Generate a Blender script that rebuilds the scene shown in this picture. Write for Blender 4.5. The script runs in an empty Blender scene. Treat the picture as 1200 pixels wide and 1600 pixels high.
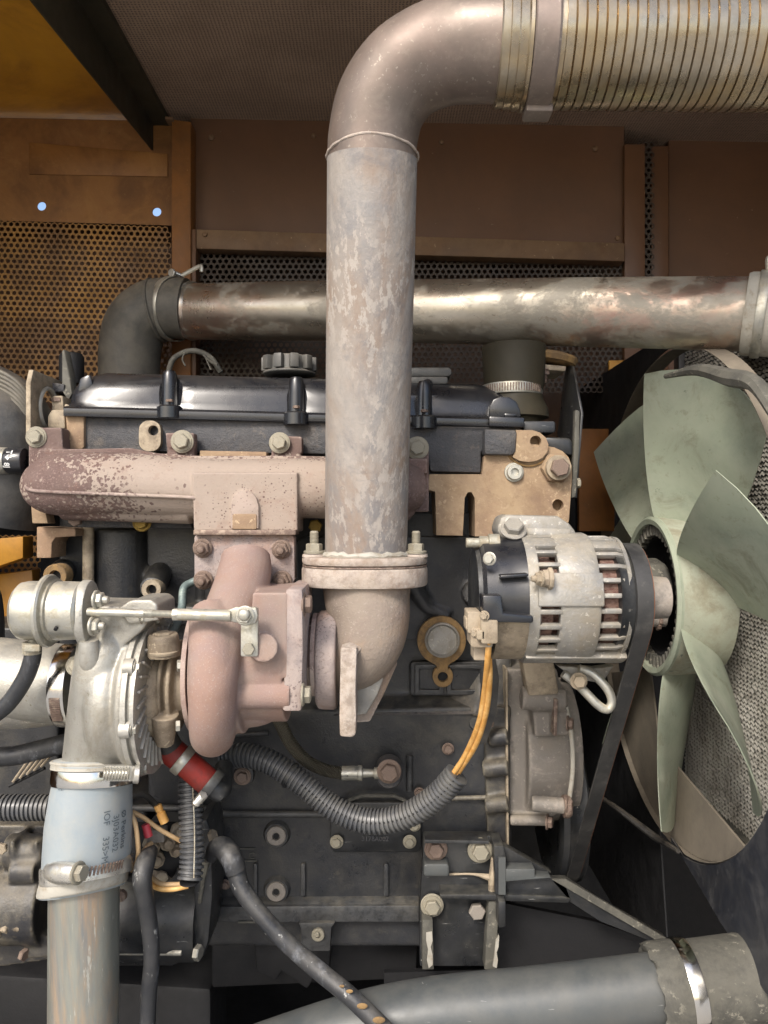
import bpy, bmesh, math, random
from mathutils import Vector, Matrix, Euler
random.seed(7)
PI = math.pi
SC = bpy.context.scene
COL = SC.collection

# ---------------------------------------------------------------- camera, sky, sun, exposure
cam_d = bpy.data.cameras.new('camera'); cam = bpy.data.objects.new('camera', cam_d); COL.objects.link(cam)
cam.location = (0, -1.2, 0); cam.rotation_euler = (PI/2, 0, 0)
cam_d.sensor_fit = 'HORIZONTAL'; cam_d.sensor_width = 36; cam_d.lens = 36.0
cam_d.clip_start = .01; cam_d.clip_end = 500
SC.camera = cam
SUN_EL, SUN_AZ = math.radians(41), math.radians(205)      # azimuth clockwise from +Y: behind the viewer, to the left
w = bpy.data.worlds.new("World"); SC.world = w; w.use_nodes = True
nt = w.node_tree; nt.nodes.clear()
sky = nt.nodes.new('ShaderNodeTexSky'); sky.sky_type = 'NISHITA'; sky.sun_disc = False
sky.sun_elevation = SUN_EL; sky.sun_rotation = SUN_AZ; sky.air_density = 1.0; sky.dust_density = 3.0; sky.ozone_density = 1.0
bg = nt.nodes.new('ShaderNodeBackground'); bg.inputs[1].default_value = .13
wo = nt.nodes.new('ShaderNodeOutputWorld'); nt.links.new(sky.outputs[0], bg.inputs[0]); nt.links.new(bg.outputs[0], wo.inputs[0])
sd = bpy.data.lights.new('sun', 'SUN'); sd.energy = 1.5; sd.angle = math.radians(14); sd.color = (1, .95, .88)
sun = bpy.data.objects.new('sun', sd); COL.objects.link(sun)
dirv = Vector((math.sin(SUN_AZ)*math.cos(SUN_EL), math.cos(SUN_AZ)*math.cos(SUN_EL), math.sin(SUN_EL)))
sun.rotation_euler = dirv.to_track_quat('Z', 'Y').to_euler(); sun.location = dirv*5
SC.view_settings.view_transform = 'Standard'; SC.view_settings.look = 'None'
SC.view_settings.exposure = 1.12; SC.view_settings.gamma = 1
SC.cycles.max_bounces = 6; SC.cycles.diffuse_bounces = 4; SC.cycles.glossy_bounces = 4
SC.cycles.use_denoising = True; SC.cycles.sample_clamp_indirect = 6

# ---------------------------------------------------------------- coordinates
def P(px, py, y):
    d = 1.2+y
    return Vector(((px-600)*d/1200, y, (800-py)*d/1200))
def S(r, y): return r*(1.2+y)/1200
def PX(px, py, X):
    d = 1200*X/(px-600); return Vector((X, d-1.2, (800-py)*d/1200))
def PW(px, py, off=0.0):
    k = .036*(px-600)/1200
    y = (.62-off+1.2*k)/(1-k); return P(px, py, y)
def hx(s):
    s = s.lstrip('#'); c = [int(s[i:i+2], 16)/255 for i in (0, 2, 4)]
    return tuple(((v+.055)/1.055)**2.4 if v > .04045 else v/12.92 for v in c)

# ---------------------------------------------------------------- materials
MATS = {}
def mat(name, base, rough=.6, metal=0., var=.25, vs=6., c2=None, a2=.45, s2=18., soft=.06, m2=None, r2=None,
        spk=None, aspk=.3, sspk=160., dust=None, adust=.5, bump=.25, bs=220., stretch=None, scratch=0., c3=None, a3=.4, s3=7., spec=.5, coat=0., edge=None, aedge=.6, grime=None, agrime=.3, dots=None, sdots=260., bd=.0016, dith=None, dbox=(0, .1, .25, -.05, .02)):
    if name in MATS: return MATS[name]
    m = bpy.data.materials.new(name); m.use_nodes = True; n = m.node_tree; N, L = n.nodes, n.links
    b = N['Principled BSDF']; tc = N.new('ShaderNodeTexCoord'); co = tc.outputs['Object']
    geo = N.new('ShaderNodeNewGeometry')
    if stretch:
        mp = N.new('ShaderNodeMapping'); mp.inputs['Scale'].default_value = stretch; L.new(co, mp.inputs[0]); cs = mp.outputs[0]
    else: cs = co
    def noise(s, d=6, r=.6, src=cs, dist=0.):
        t = N.new('ShaderNodeTexNoise'); t.inputs['Scale'].default_value = s; t.inputs['Detail'].default_value = d
        t.inputs['Roughness'].default_value = r; t.inputs['Distortion'].default_value = dist; L.new(src, t.inputs['Vector']); return t.outputs[0]
    def ramp(src, lo, hi):
        t = N.new('ShaderNodeMapRange'); t.inputs[1].default_value = lo; t.inputs[2].default_value = hi; t.interpolation_type = 'SMOOTHSTEP'
        L.new(src, t.inputs[0]); return t.outputs[0]
    def mix(f, a, c):
        t = N.new('ShaderNodeMix'); t.data_type = 'RGBA'
        if isinstance(f, float): t.inputs[0].default_value = f
        else: L.new(f, t.inputs[0])
        for i, v in ((6, a), (7, c)):
            if isinstance(v, tuple): t.inputs[i].default_value = (*v, 1)
            else: L.new(v, t.inputs[i])
        return t.outputs[2]
    def fm(op, a, c):
        t = N.new('ShaderNodeMath'); t.operation = op
        for i, v in ((0, a), (1, c)):
            if isinstance(v, (int, float)): t.inputs[i].default_value = v
            else: L.new(v, t.inputs[i])
        return t.outputs[0]
    def lerp(f, a, c): return fm('ADD', fm('MULTIPLY', f, c-a), a)
    n1 = noise(vs, 8, .62)
    dk = tuple(v*(1-var) for v in base); lt = tuple(min(1, v*(1+var)) for v in base)
    col = mix(ramp(n1, .3, .7), dk, lt)
    rg = lerp(ramp(noise(vs*3.3, 5), .3, .7), max(.05, rough-.09), min(1, rough+.09)); mt = None; h = noise(bs, 4, .6, co)
    if c3:
        k3 = ramp(noise(s3, 7, .65, cs, .4), .62-a3*.35-.08, .62-a3*.35+.12); col = mix(k3, col, c3)
    if c2:
        t = .72-a2*.45; k = ramp(noise(s2, 10, .72, cs, .3), t-soft, t+soft); col = mix(k, col, c2)
        if m2 is not None: mt = lerp(k, metal, m2)
        if r2 is not None:
            rg = fm('ADD', fm('MULTIPLY', rg, fm('SUBTRACT', 1, k)), fm('MULTIPLY', k, r2))
        h = fm('ADD', fm('MULTIPLY', h, .6), fm('MULTIPLY', k, .5))
    if spk:
        t = .74-aspk*.4; k = ramp(noise(sspk, 4, .7, cs), t-.03, t+.03); k = fm('MULTIPLY', k, ramp(noise(11, 4), .35, .6)); col = mix(k, col, spk)
    if dith:      # pale scale that breaks up into specks at its edge, on a fixed spot of the casting
        sp0 = N.new('ShaderNodeSeparateXYZ'); L.new(co, sp0.inputs[0])
        kx = fm('SUBTRACT', 1., ramp(fm('ABSOLUTE', fm('SUBTRACT', sp0.outputs[0], dbox[0]), 0.), dbox[1], dbox[2]))
        kz = fm('SUBTRACT', 1., ramp(sp0.outputs[2], dbox[3], dbox[4]))
        big = fm('ADD', fm('MULTIPLY', fm('MULTIPLY', kx, kz), .62), fm('MULTIPLY', fm('SUBTRACT', noise(9, 4, .6, co), .5), 1.1))
        v = N.new('ShaderNodeTexVoronoi'); v.inputs['Scale'].default_value = 250; L.new(co, v.inputs['Vector'])
        sp = N.new('ShaderNodeSeparateColor'); L.new(v.outputs['Color'], sp.inputs[0])
        k = ramp(fm('ADD', big, fm('MULTIPLY', fm('SUBTRACT', sp.outputs[1], .5), .42)), .27, .33); col = mix(k, col, dith)
    if dots:
        for sc_, th_, of_ in ((sdots, .30, 0), (sdots*.55, .24, 3)):
            v = N.new('ShaderNodeTexVoronoi'); v.inputs['Scale'].default_value = sc_; L.new(co, v.inputs['Vector'])
            sp = N.new('ShaderNodeSeparateColor'); L.new(v.outputs['Color'], sp.inputs[0])
            rad_ = fm('MULTIPLY', sp.outputs[0], th_); k = fm('LESS_THAN', v.outputs['Distance'], rad_)
            k = fm('MULTIPLY', k, ramp(noise(9+of_, 5, .6, co), .47, .56)); k = fm('MULTIPLY', k, .85); col = mix(k, col, dots)
    if grime:
        k = fm('MULTIPLY', ramp(noise(13, 9, .75, co, .6), .5, .68), agrime); col = mix(k, col, grime); rg = fm('ADD', rg, fm('MULTIPLY', k, .3))
        k = fm('MULTIPLY', ramp(noise(55, 5, .7, co), .60, .66), agrime*.6); col = mix(k, col, grime)
    if edge:
        k = ramp(geo.outputs['Pointiness'], .515, .56); k = fm('MULTIPLY', k, fm('MULTIPLY', ramp(noise(60, 5, .7, co), .3, .6), aedge)); col = mix(k, col, edge)
    if scratch:
        mp = N.new('ShaderNodeMapping'); mp.inputs['Scale'].default_value = (30, 30, 400); mp.inputs['Rotation'].default_value = (.5, .7, .3); L.new(co, mp.inputs[0])
        k = ramp(noise(1., 3, .6, mp.outputs[0]), .70, .74); col = mix(fm('MULTIPLY', k, scratch), col, (.5, .5, .48))
    if dust:
        sx = N.new('ShaderNodeSeparateXYZ'); L.new(geo.outputs['Normal'], sx.inputs[0])
        up = ramp(sx.outputs[2], -.1, 1.0); k = fm('MULTIPLY', fm('ADD', up, .25), fm('MULTIPLY', ramp(noise(26, 8, .7, co), .3, .68), adust))
        k = fm('MINIMUM', k, 1.0); col = mix(k, col, dust)
        rg = fm('ADD', fm('MULTIPLY', rg, fm('SUBTRACT', 1, k)), fm('MULTIPLY', k, .85))
        if metal or mt: mt = fm('MULTIPLY', mt if mt is not None else metal, fm('SUBTRACT', 1, k))
    L.new(col, b.inputs['Base Color']); L.new(rg, b.inputs['Roughness'])
    if mt is not None: L.new(mt, b.inputs['Metallic'])
    else: b.inputs['Metallic'].default_value = metal
    b.inputs['Specular IOR Level'].default_value = spec; b.inputs['Coat Weight'].default_value = coat; b.inputs['Coat Roughness'].default_value = .15
    if bump:
        bp = N.new('ShaderNodeBump'); bp.inputs['Strength'].default_value = bump; bp.inputs['Distance'].default_value = bd
        L.new(h, bp.inputs['Height']); L.new(bp.outputs[0], b.inputs['Normal'])
    MATS[name] = m; return m

DUST = hx('#b5a184')
M = dict(
 riser=mat('flaking grey exhaust paint', hx('#958e86'), .68, 0, .14, 3.5, hx('#7c7a79'), .42, 7, .12, spk=hx('#9e968d'), aspk=.5, sspk=85, c3=hx('#84705f'), a3=.45, s3=5, bump=.8, bs=110, stretch=(1, 1, .5), grime=hx('#6f6d6e'), agrime=.6),
 elbowpipe=mat('warm brown exhaust steel', hx('#82736a'), .5, .45, .12, 4, hx('#6b625a'), .4, 6, .2, spk=hx('#958b80'), aspk=.25, bump=.12, bs=180, grime=hx('#9b8f82'), agrime=.3),  # browner and darker than the riser paint
 flex=mat('tarnished stainless hose', hx('#b3aa99'), .28, .92, .15, 12, hx('#968a78'), .4, 14, .2, c3=hx('#b09c7a'), a3=.3, s3=5, bump=.1, bs=200, dust=hx('#7d7163'), adust=.25),
 boost=mat('stained aluminised pipe', hx('#bcb4a5'), .34, .85, .1, 4, hx('#a09a8e'), .42, 13, .05, m2=.45, r2=.5, spk=hx('#8f8577'), aspk=.22, sspk=50, c3=hx('#b38c7e'), a3=.2, s3=2.6, bump=.25, bs=150, stretch=(.6, 1, 1), grime=hx('#8d8475'), agrime=.35),
 rust=mat('pinkish heat rust', hx('#6c5a53'), .85, 0, .15, 7, hx('#5c4844'), .4, 9, .2, spk=hx('#84706a'), aspk=.4, sspk=300, bump=.8, bs=260, dots=hx('#5a4540'), sdots=230, edge=hx('#ab9a91'), aedge=.5, grime=hx('#7c5a4a'), agrime=.3, dith=hx('#988a7e'), dbox=(.03, .10, .30, .10, .135)),
 turbine=mat('pink scaled turbine casting', hx('#94857b'), .8, 0, .14, 6, hx('#967867'), .34, 7, .22, spk=hx('#a08f87'), aspk=.32, sspk=420, c3=hx('#8a7670'), a3=.45, s3=8, bump=.6, bs=420, edge=hx('#b5a49b'), aedge=.4, grime=hx('#8a6a5a'), agrime=.3),
 greyrust=mat('grey lilac scaled iron', hx('#8f8481'), .85, 0, .1, 8, hx('#a4968e'), .42, 14, .14, spk=hx('#6f625f'), aspk=.4, sspk=260, c3=hx('#93796c'), a3=.35, s3=9, bump=.7, bs=320),
 elbowcast=mat('rough tan grey cast iron', hx('#918578'), .85, 0, .12, 8, hx('#7d6f67'), .4, 12, .16, spk=hx('#a1978d'), aspk=.32, sspk=300, c3=hx('#957e68'), a3=.32, s3=7, bump=.9, bs=340, edge=hx('#c0b5aa'), aedge=.6),
 alu=mat('sandcast aluminium', hx('#a9a79f'), .44, .7, .1, 10, hx('#918e86'), .38, 16, .18, m2=.5, spk=hx('#76715f'), aspk=.2, dust=hx('#a89e8a'), adust=.4, bump=.5, bs=420, edge=hx('#d0cec6'), aedge=.4, grime=hx('#7d7564'), agrime=.5),
 aludirty=mat('dust stained aluminium', hx('#999792'), .48, .6, .12, 12, hx('#858075'), .42, 18, .12, m2=.15, spk=hx('#c4beb2'), aspk=.3, dust=hx('#aba290'), adust=.5, bump=.45, bs=300, grime=hx('#8a7c66'), agrime=.45),
 brown=mat('oil browned casting', hx('#8a7e6e'), .65, .2, .15, 14, hx('#6d6151'), .45, 22, .12, spk=hx('#a89a84'), aspk=.25, dust=hx('#b0a088'), adust=.6, bump=.45, bs=300, edge=hx('#b5a78f'), aedge=.6, grime=hx('#5a4d3e'), agrime=.4),
 steel=mat('zinc plated steel', hx('#b8b7ae'), .35, .85, .15, 30, hx('#97917f'), .35, 60, .12, m2=.3, dust=hx('#b7aa92'), adust=.5, bump=.2, bs=500),
 bolt=mat('dusty zinc bolt', hx('#a5a294'), .5, .5, .2, 40, hx('#8a806c'), .5, 90, .12, m2=.1, bump=.35, bs=600),
 boltdark=mat('browned bolt', hx('#746258'), .6, .4, .2, 40, hx('#9c8b7c'), .4, 110, .1, bump=.35, bs=600),
 brass=mat('yellow passivated bolt', hx('#9a7f3c'), .45, .6, .25, 50, hx('#6b5a35'), .4, 80, .1, bump=.3, bs=500),
 chrome=mat('bright stainless band', hx('#d2cfc8'), .16, 1, .05, 20, bump=.03, bs=300),
 cover=mat('gloss black cover moulding', hx('#1b1d22'), .27, 0, .2, 6, dust=hx('#6d665c'), adust=.12, bump=.06, bs=500, coat=.2, spec=.55),
 head=mat('grey black textured head casting', hx('#3e4045'), .5, 0, .15, 9, hx('#4c4c4e'), .4, 16, .15, dust=hx('#8c8274'), adust=.35, bump=1., bs=420, grime=hx('#85796a'), agrime=.35, bd=.003),
 block=mat('black painted block', hx('#1d1f23'), .33, 0, .2, 5, hx('#2a2c30'), .4, 10, .18, dust=hx('#6d675a'), adust=.4, bump=.5, bs=330, edge=hx('#5d5e5e'), aedge=.4, grime=hx('#5d584c'), agrime=.25),
 blockdust=mat('dusty block face', hx('#25262a'), .42, 0, .2, 9, hx('#55524a'), .33, 10, .12, dust=hx('#8d8370'), adust=.45, bump=.5, bs=300, edge=hx('#857e6e'), aedge=.6, grime=hx('#7a705c'), agrime=.4),
 tan=mat('tan dust caked casting', hx('#987e66'), .9, 0, .1, 7, hx('#826c59'), .42, 12, .16, spk=hx('#b39d80'), aspk=.35, sspk=120, c3=hx('#a08a6e'), a3=.5, s3=6, bump=.6, bs=230, grime=hx('#7b644e'), agrime=.45),
 tangasket=mat('ochre dusty flange', hx('#8c7048'), .85, 0, .2, 20, hx('#6f5a3f'), .42, 50, .1, bump=.4, bs=400),
 rubber=mat('black rubber', hx('#1e1f21'), .55, 0, .3, 8, hx('#3c3c3b'), .4, 16, .15, dust=hx('#7a7164'), adust=.5, bump=.3, bs=300),
 oldrubber=mat('dusty grey rubber elbow', hx('#4c4a45'), .6, 0, .2, 7, hx('#67635a'), .45, 12, .15, dust=hx('#8d8371'), adust=.6, bump=.3, bs=300),
 loom=mat('black corrugated loom plastic', hx('#45474b'), .34, 0, .2, 10, hx('#5c5c5a'), .35, 18, .15, dust=hx('#8d8676'), adust=.25, bump=.1, bs=400),
 cable=mat('scuffed black cable sheath', hx('#212327'), .42, 0, .25, 9, hx('#5e6166'), .28, 18, .06, spk=hx('#9a9a96'), aspk=.2, sspk=90, dust=hx('#7c7870'), adust=.35, bump=.3, bs=250, stretch=(1, 1, .5)),
 silicone=mat('pale blue grey silicone', hx('#89949a'), .5, 0, .08, 7, hx('#9a9a94'), .35, 9, .2, bump=.15, bs=260, dust=hx('#c3b9a6'), adust=.4, grime=hx('#a39c8c'), agrime=.25),
 siliconelip=mat('grey silicone hose end', hx('#a5a196'), .7, 0, .08, 20, hx('#8d8371'), .3, 30, .1, bump=.3, bs=260),
 dpipe=mat('streaked galvanised down pipe', hx('#929389'), .42, .5, .1, 6, hx('#a98a66'), .40, 6, .12, m2=.1, spk=hx('#b0afa6'), aspk=.3, sspk=60, c3=hx('#747b7e'), a3=.42, s3=6, bump=.25, bs=200, stretch=(2.2, 1, .25)),
 bluepipe=mat('blue grey painted pipe', hx('#464b4d'), .42, .1, .12, 5, hx('#585855'), .35, 6, .3, bump=.12, bs=200, scratch=.4, dust=hx('#77756d'), adust=.2),
 greycuff=mat('dusty grey hose cuff', hx('#59574f'), .75, 0, .12, 9, hx('#45443f'), .42, 16, .1, spk=hx('#807c70'), aspk=.35, sspk=80, bump=.4, bs=200),
 paintedblack=mat('black enamel steel', hx('#1b1d20'), .33, 0, .25, 7, hx('#2c2e32'), .4, 10, .15, spk=hx('#aaa79e'), aspk=.06, sspk=60, dust=hx('#6d6a60'), adust=.35, bump=.15, bs=250, scratch=.4, grime=hx('#57534a'), agrime=.2),
 shroudpanel=mat('dark blue black shroud paint', hx('#1f2128'), .4, 0, .2, 5, hx('#2e3138'), .45, 6, .25, spk=hx('#8c8c8a'), aspk=.03, sspk=80, dust=hx('#77736a'), adust=.4, bump=.1, bs=250, grime=hx('#5d5c5c'), agrime=.35),
 shroudtan=mat('dust coated shroud inside', hx('#7d7466'), .9, 0, .12, 5, hx('#635c52'), .4, 9, .2, bump=.2, bs=200),
 fan=mat('pale green fan moulding', hx('#9aa38f'), .5, 0, .1, 5, hx('#a9ac9b'), .42, 5, .25, spk=hx('#6d7866'), aspk=.12, sspk=50, c3=hx('#7c8979'), a3=.4, s3=4.5, bump=.08, bs=200, grime=hx('#77775f'), agrime=.55, scratch=.15),
 fanhub=mat('dusty fan hub', hx('#a3a795'), .7, 0, .15, 8, hx('#8b8773'), .45, 14, .12, spk=hx('#5d625a'), aspk=.2, sspk=60, bump=.25, bs=200, grime=hx('#6d6a5a'), agrime=.4),
 coremat=mat('dusty radiator fins', hx('#a6a39a'), .65, .2, .12, 12, hx('#868279'), .4, 20, .15, bump=0),
 dark=mat('near black parts and recess shade', hx('#101012'), .7, 0, .2, 8, bump=.2),  # near black for dark parts; in holes and gaps it is painted shade
 ochre=mat('ochre machine paint', hx('#dd9f30'), .5, 0, .12, 2, hx('#b98028'), .35, 3, .35, c3=hx('#855826'), a3=.35, s3=2.5, bump=.1, bs=150),
 brownpaint=mat('dark brown machine paint', hx('#6c4b32'), .5, 0, .1, 2, hx('#563d2a'), .4, 3, .3, spk=hx('#8a7460'), aspk=.05, sspk=60, bump=.1, bs=150),  # browner and darker than the ochre paint
 railpaint=mat('dusty brown rail paint', hx('#775a3e'), .65, 0, .15, 6, hx('#5c4431'), .4, 9, .2, spk=hx('#a88f70'), aspk=.2, sspk=90, dust=hx('#a08a6c'), adust=.5, bump=.15, bs=150),
 postpaint=mat('ochre post paint', hx('#8d5a26'), .6, 0, .15, 6, hx('#6a4625'), .4, 7, .2, spk=hx('#b08a58'), aspk=.12, sspk=90, bump=.15, bs=150),
 meshmat=mat('perforated ochre sheet', hx('#b3823a'), .55, .1, .15, 4, hx('#8a6536'), .42, 6, .25, c3=hx('#66482c'), a3=.42, s3=4, bump=.1),
 meshdark=mat('dark brown perforated sheet', hx('#4c3f31'), .6, .1, .2, 4, hx('#332b24'), .5, 8, .2, bump=.1),  # darker tone than the ochre perforated sheet
 olive=mat('dark olive beam', hx('#2e2a1c'), .7, 0, .2, 4, hx('#3d3524'), .4, 6, .2, bump=.2, bs=90),
 orange=mat('orange wire sheath', hx('#c8924a'), .55, 0, .1, 20, hx('#e0b878'), .4, 40, .15, bump=.2, bs=300),
 cream=mat('cream wire sheath', hx('#c0a27a'), .55, 0, .1, 20, hx('#a3855c'), .4, 40, .15, bump=.2, bs=300),
 clampsteel=mat('bright hose clamp steel', hx('#cbc8bf'), .33, .8, .08, 30, hx('#aaa392'), .3, 60, .1, m2=.4, bump=.15, bs=400),
 redhose=mat('red silicone hose', hx('#84241b'), .55, 0, .2, 10, hx('#5a2620'), .38, 16, .15, bump=.25, bs=260),
 pink=mat('pink crimp sleeve', hx('#b8404a'), .4, 0, .1, 10, bump=.1),
 copper=mat('varnished copper winding', hx('#80665a'), .5, .3, .25, 60, hx('#5a3a34'), .4, 120, .1, bump=.6, bs=300, stretch=(1, 1, 2)),
 beltmat=mat('black ribbed belt', hx('#2b2b2b'), .5, 0, .15, 8, hx('#3f3e3c'), .4, 12, .2, bump=.2, bs=300, grime=hx('#5c5a55'), agrime=.4),
 rustedge=mat('rust brown edge', hx('#7d5138'), .8, 0, .2, 30, bump=.4),
 knob=mat('grey plastic cap', hx('#4c4c4a'), .5, 0, .1, 20, dust=hx('#9a9284'), adust=.5, bump=.2),
 rearochre=mat('dark ochre rear panel', hx('#9d6c36'), .55, 0, .12, 2, hx('#7d5228'), .42, 3, .3, spk=hx('#5c4024'), aspk=.1, sspk=50, c3=hx('#67431f'), a3=.4, s3=4, bump=.12, bs=150, grime=hx('#b08550'), agrime=.25),  # darker, browner tone than the ceiling ochre
 timing=mat('flaked brown timing case', hx('#75706a'), .6, .2, .12, 8, hx('#958c83'), .3, 12, .06, m2=.5, spk=hx('#aaa299'), aspk=.25, sspk=90, dust=hx('#a89c88'), adust=.35, bump=.5, bs=260, edge=hx('#a9a096'), aedge=.6, grime=hx('#b5aca2'), agrime=.5),
 heat=mat('blued steel tube', hx('#6c7a78'), .5, .3, .2, 20, hx('#98a59c'), .4, 30, .1, bump=.4, bs=300),
 concrete=mat('yard concrete', hx('#a5a29c'), .9, 0, .1, .4, bump=.2, bs=20),
 white=mat('white print ink', hx('#d8d8d4'), .6, 0, .02, 5, bump=0),
 ink=mat('dark print ink', hx('#515a60'), .6, 0, .02, 5, bump=0),
)
def foam():
    m = mat('dimpled ceiling foam', hx('#a88f78'), .95, 0, .12, 3, hx('#8d7762'), .4, 5, .25, bump=0)
    N, L = m.node_tree.nodes, m.node_tree.links; b = N['Principled BSDF']
    tc = N.new('ShaderNodeTexCoord'); v = N.new('ShaderNodeTexVoronoi'); v.inputs['Scale'].default_value = 150; v.inputs['Randomness'].default_value = .15
    L.new(tc.outputs['Object'], v.inputs['Vector'])
    r = N.new('ShaderNodeMapRange'); r.inputs[1].default_value = .15; r.inputs[2].default_value = .4; L.new(v.outputs['Distance'], r.inputs[0])
    bp = N.new('ShaderNodeBump'); bp.inputs['Strength'].default_value = .8; bp.inputs['Distance'].default_value = .003; L.new(r.outputs[0], bp.inputs['Height']); L.new(bp.outputs[0], b.inputs['Normal'])
    src = b.inputs['Base Color'].links[0].from_socket; mx = N.new('ShaderNodeMix'); mx.data_type = 'RGBA'
    L.new(r.outputs[0], mx.inputs[0]); mx.inputs[6].default_value = (*hx('#6a5a4e'), 1); L.new(src, mx.inputs[7]); L.new(mx.outputs[2], b.inputs['Base Color'])
    return m
M['foam'] = foam()
def braid():
    m = mat('braided steel sleeve', hx('#b0a994'), .4, .5, .15, 20, bump=0)
    N, L = m.node_tree.nodes, m.node_tree.links; b = N['Principled BSDF']
    tc = N.new('ShaderNodeTexCoord'); out = []
    for a in (.9, -.9):
        mp = N.new('ShaderNodeMapping'); mp.inputs['Rotation'].default_value = (0, a, 0); L.new(tc.outputs['Object'], mp.inputs[0])
        wv = N.new('ShaderNodeTexWave'); wv.inputs['Scale'].default_value = 190; L.new(mp.outputs[0], wv.inputs[0]); out.append(wv.outputs[1])
    ma = N.new('ShaderNodeMath'); ma.operation = 'MULTIPLY'; L.new(out[0], ma.inputs[0]); L.new(out[1], ma.inputs[1])
    bp = N.new('ShaderNodeBump'); bp.inputs['Strength'].default_value = 1; bp.inputs['Distance'].default_value = .002; L.new(ma.outputs[0], bp.inputs['Height']); L.new(bp.outputs[0], b.inputs['Normal'])
    src = b.inputs['Base Color'].links[0].from_socket; mx = N.new('ShaderNodeMix'); mx.data_type = 'RGBA'
    L.new(ma.outputs[0], mx.inputs[0]); mx.inputs[6].default_value = (*hx('#4a453a'), 1); L.new(src, mx.inputs[7]); L.new(mx.outputs[2], b.inputs['Base Color'])
    return m
M['braid'] = braid()

# ---------------------------------------------------------------- mesh builder
def frame(ax):
    ax = Vector(ax).normalized(); u = Vector((0, 0, 1)) if abs(ax.z) < .9 else Vector((0, -1, 0))
    a = u.cross(ax).normalized(); return ax, a, ax.cross(a).normalized()
def spline(pts, rad, n):
    if len(pts) < 3 or n <= 1: return list(pts), list(rad)
    op, orr = [], []; Q = [pts[0]*2-pts[1]]+list(pts)+[pts[-1]*2-pts[-2]]; R = [rad[0]]+list(rad)+[rad[-1]]
    for i in range(1, len(Q)-2):
        for k in range(n):
            t = k/n; a, b, c, d = Q[i-1:i+3]
            op.append(.5*((2*b)+(c-a)*t+(2*a-5*b+4*c-d)*t*t+(3*b-a-3*c+d)*t**3))
            e, f, g, h = R[i-1:i+3]; orr.append(.5*((2*f)+(g-e)*t+(2*e-5*f+4*g-h)*t*t+(3*f-e-3*g+h)*t**3))
    return op+[pts[-1]], orr+[rad[-1]]
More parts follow.
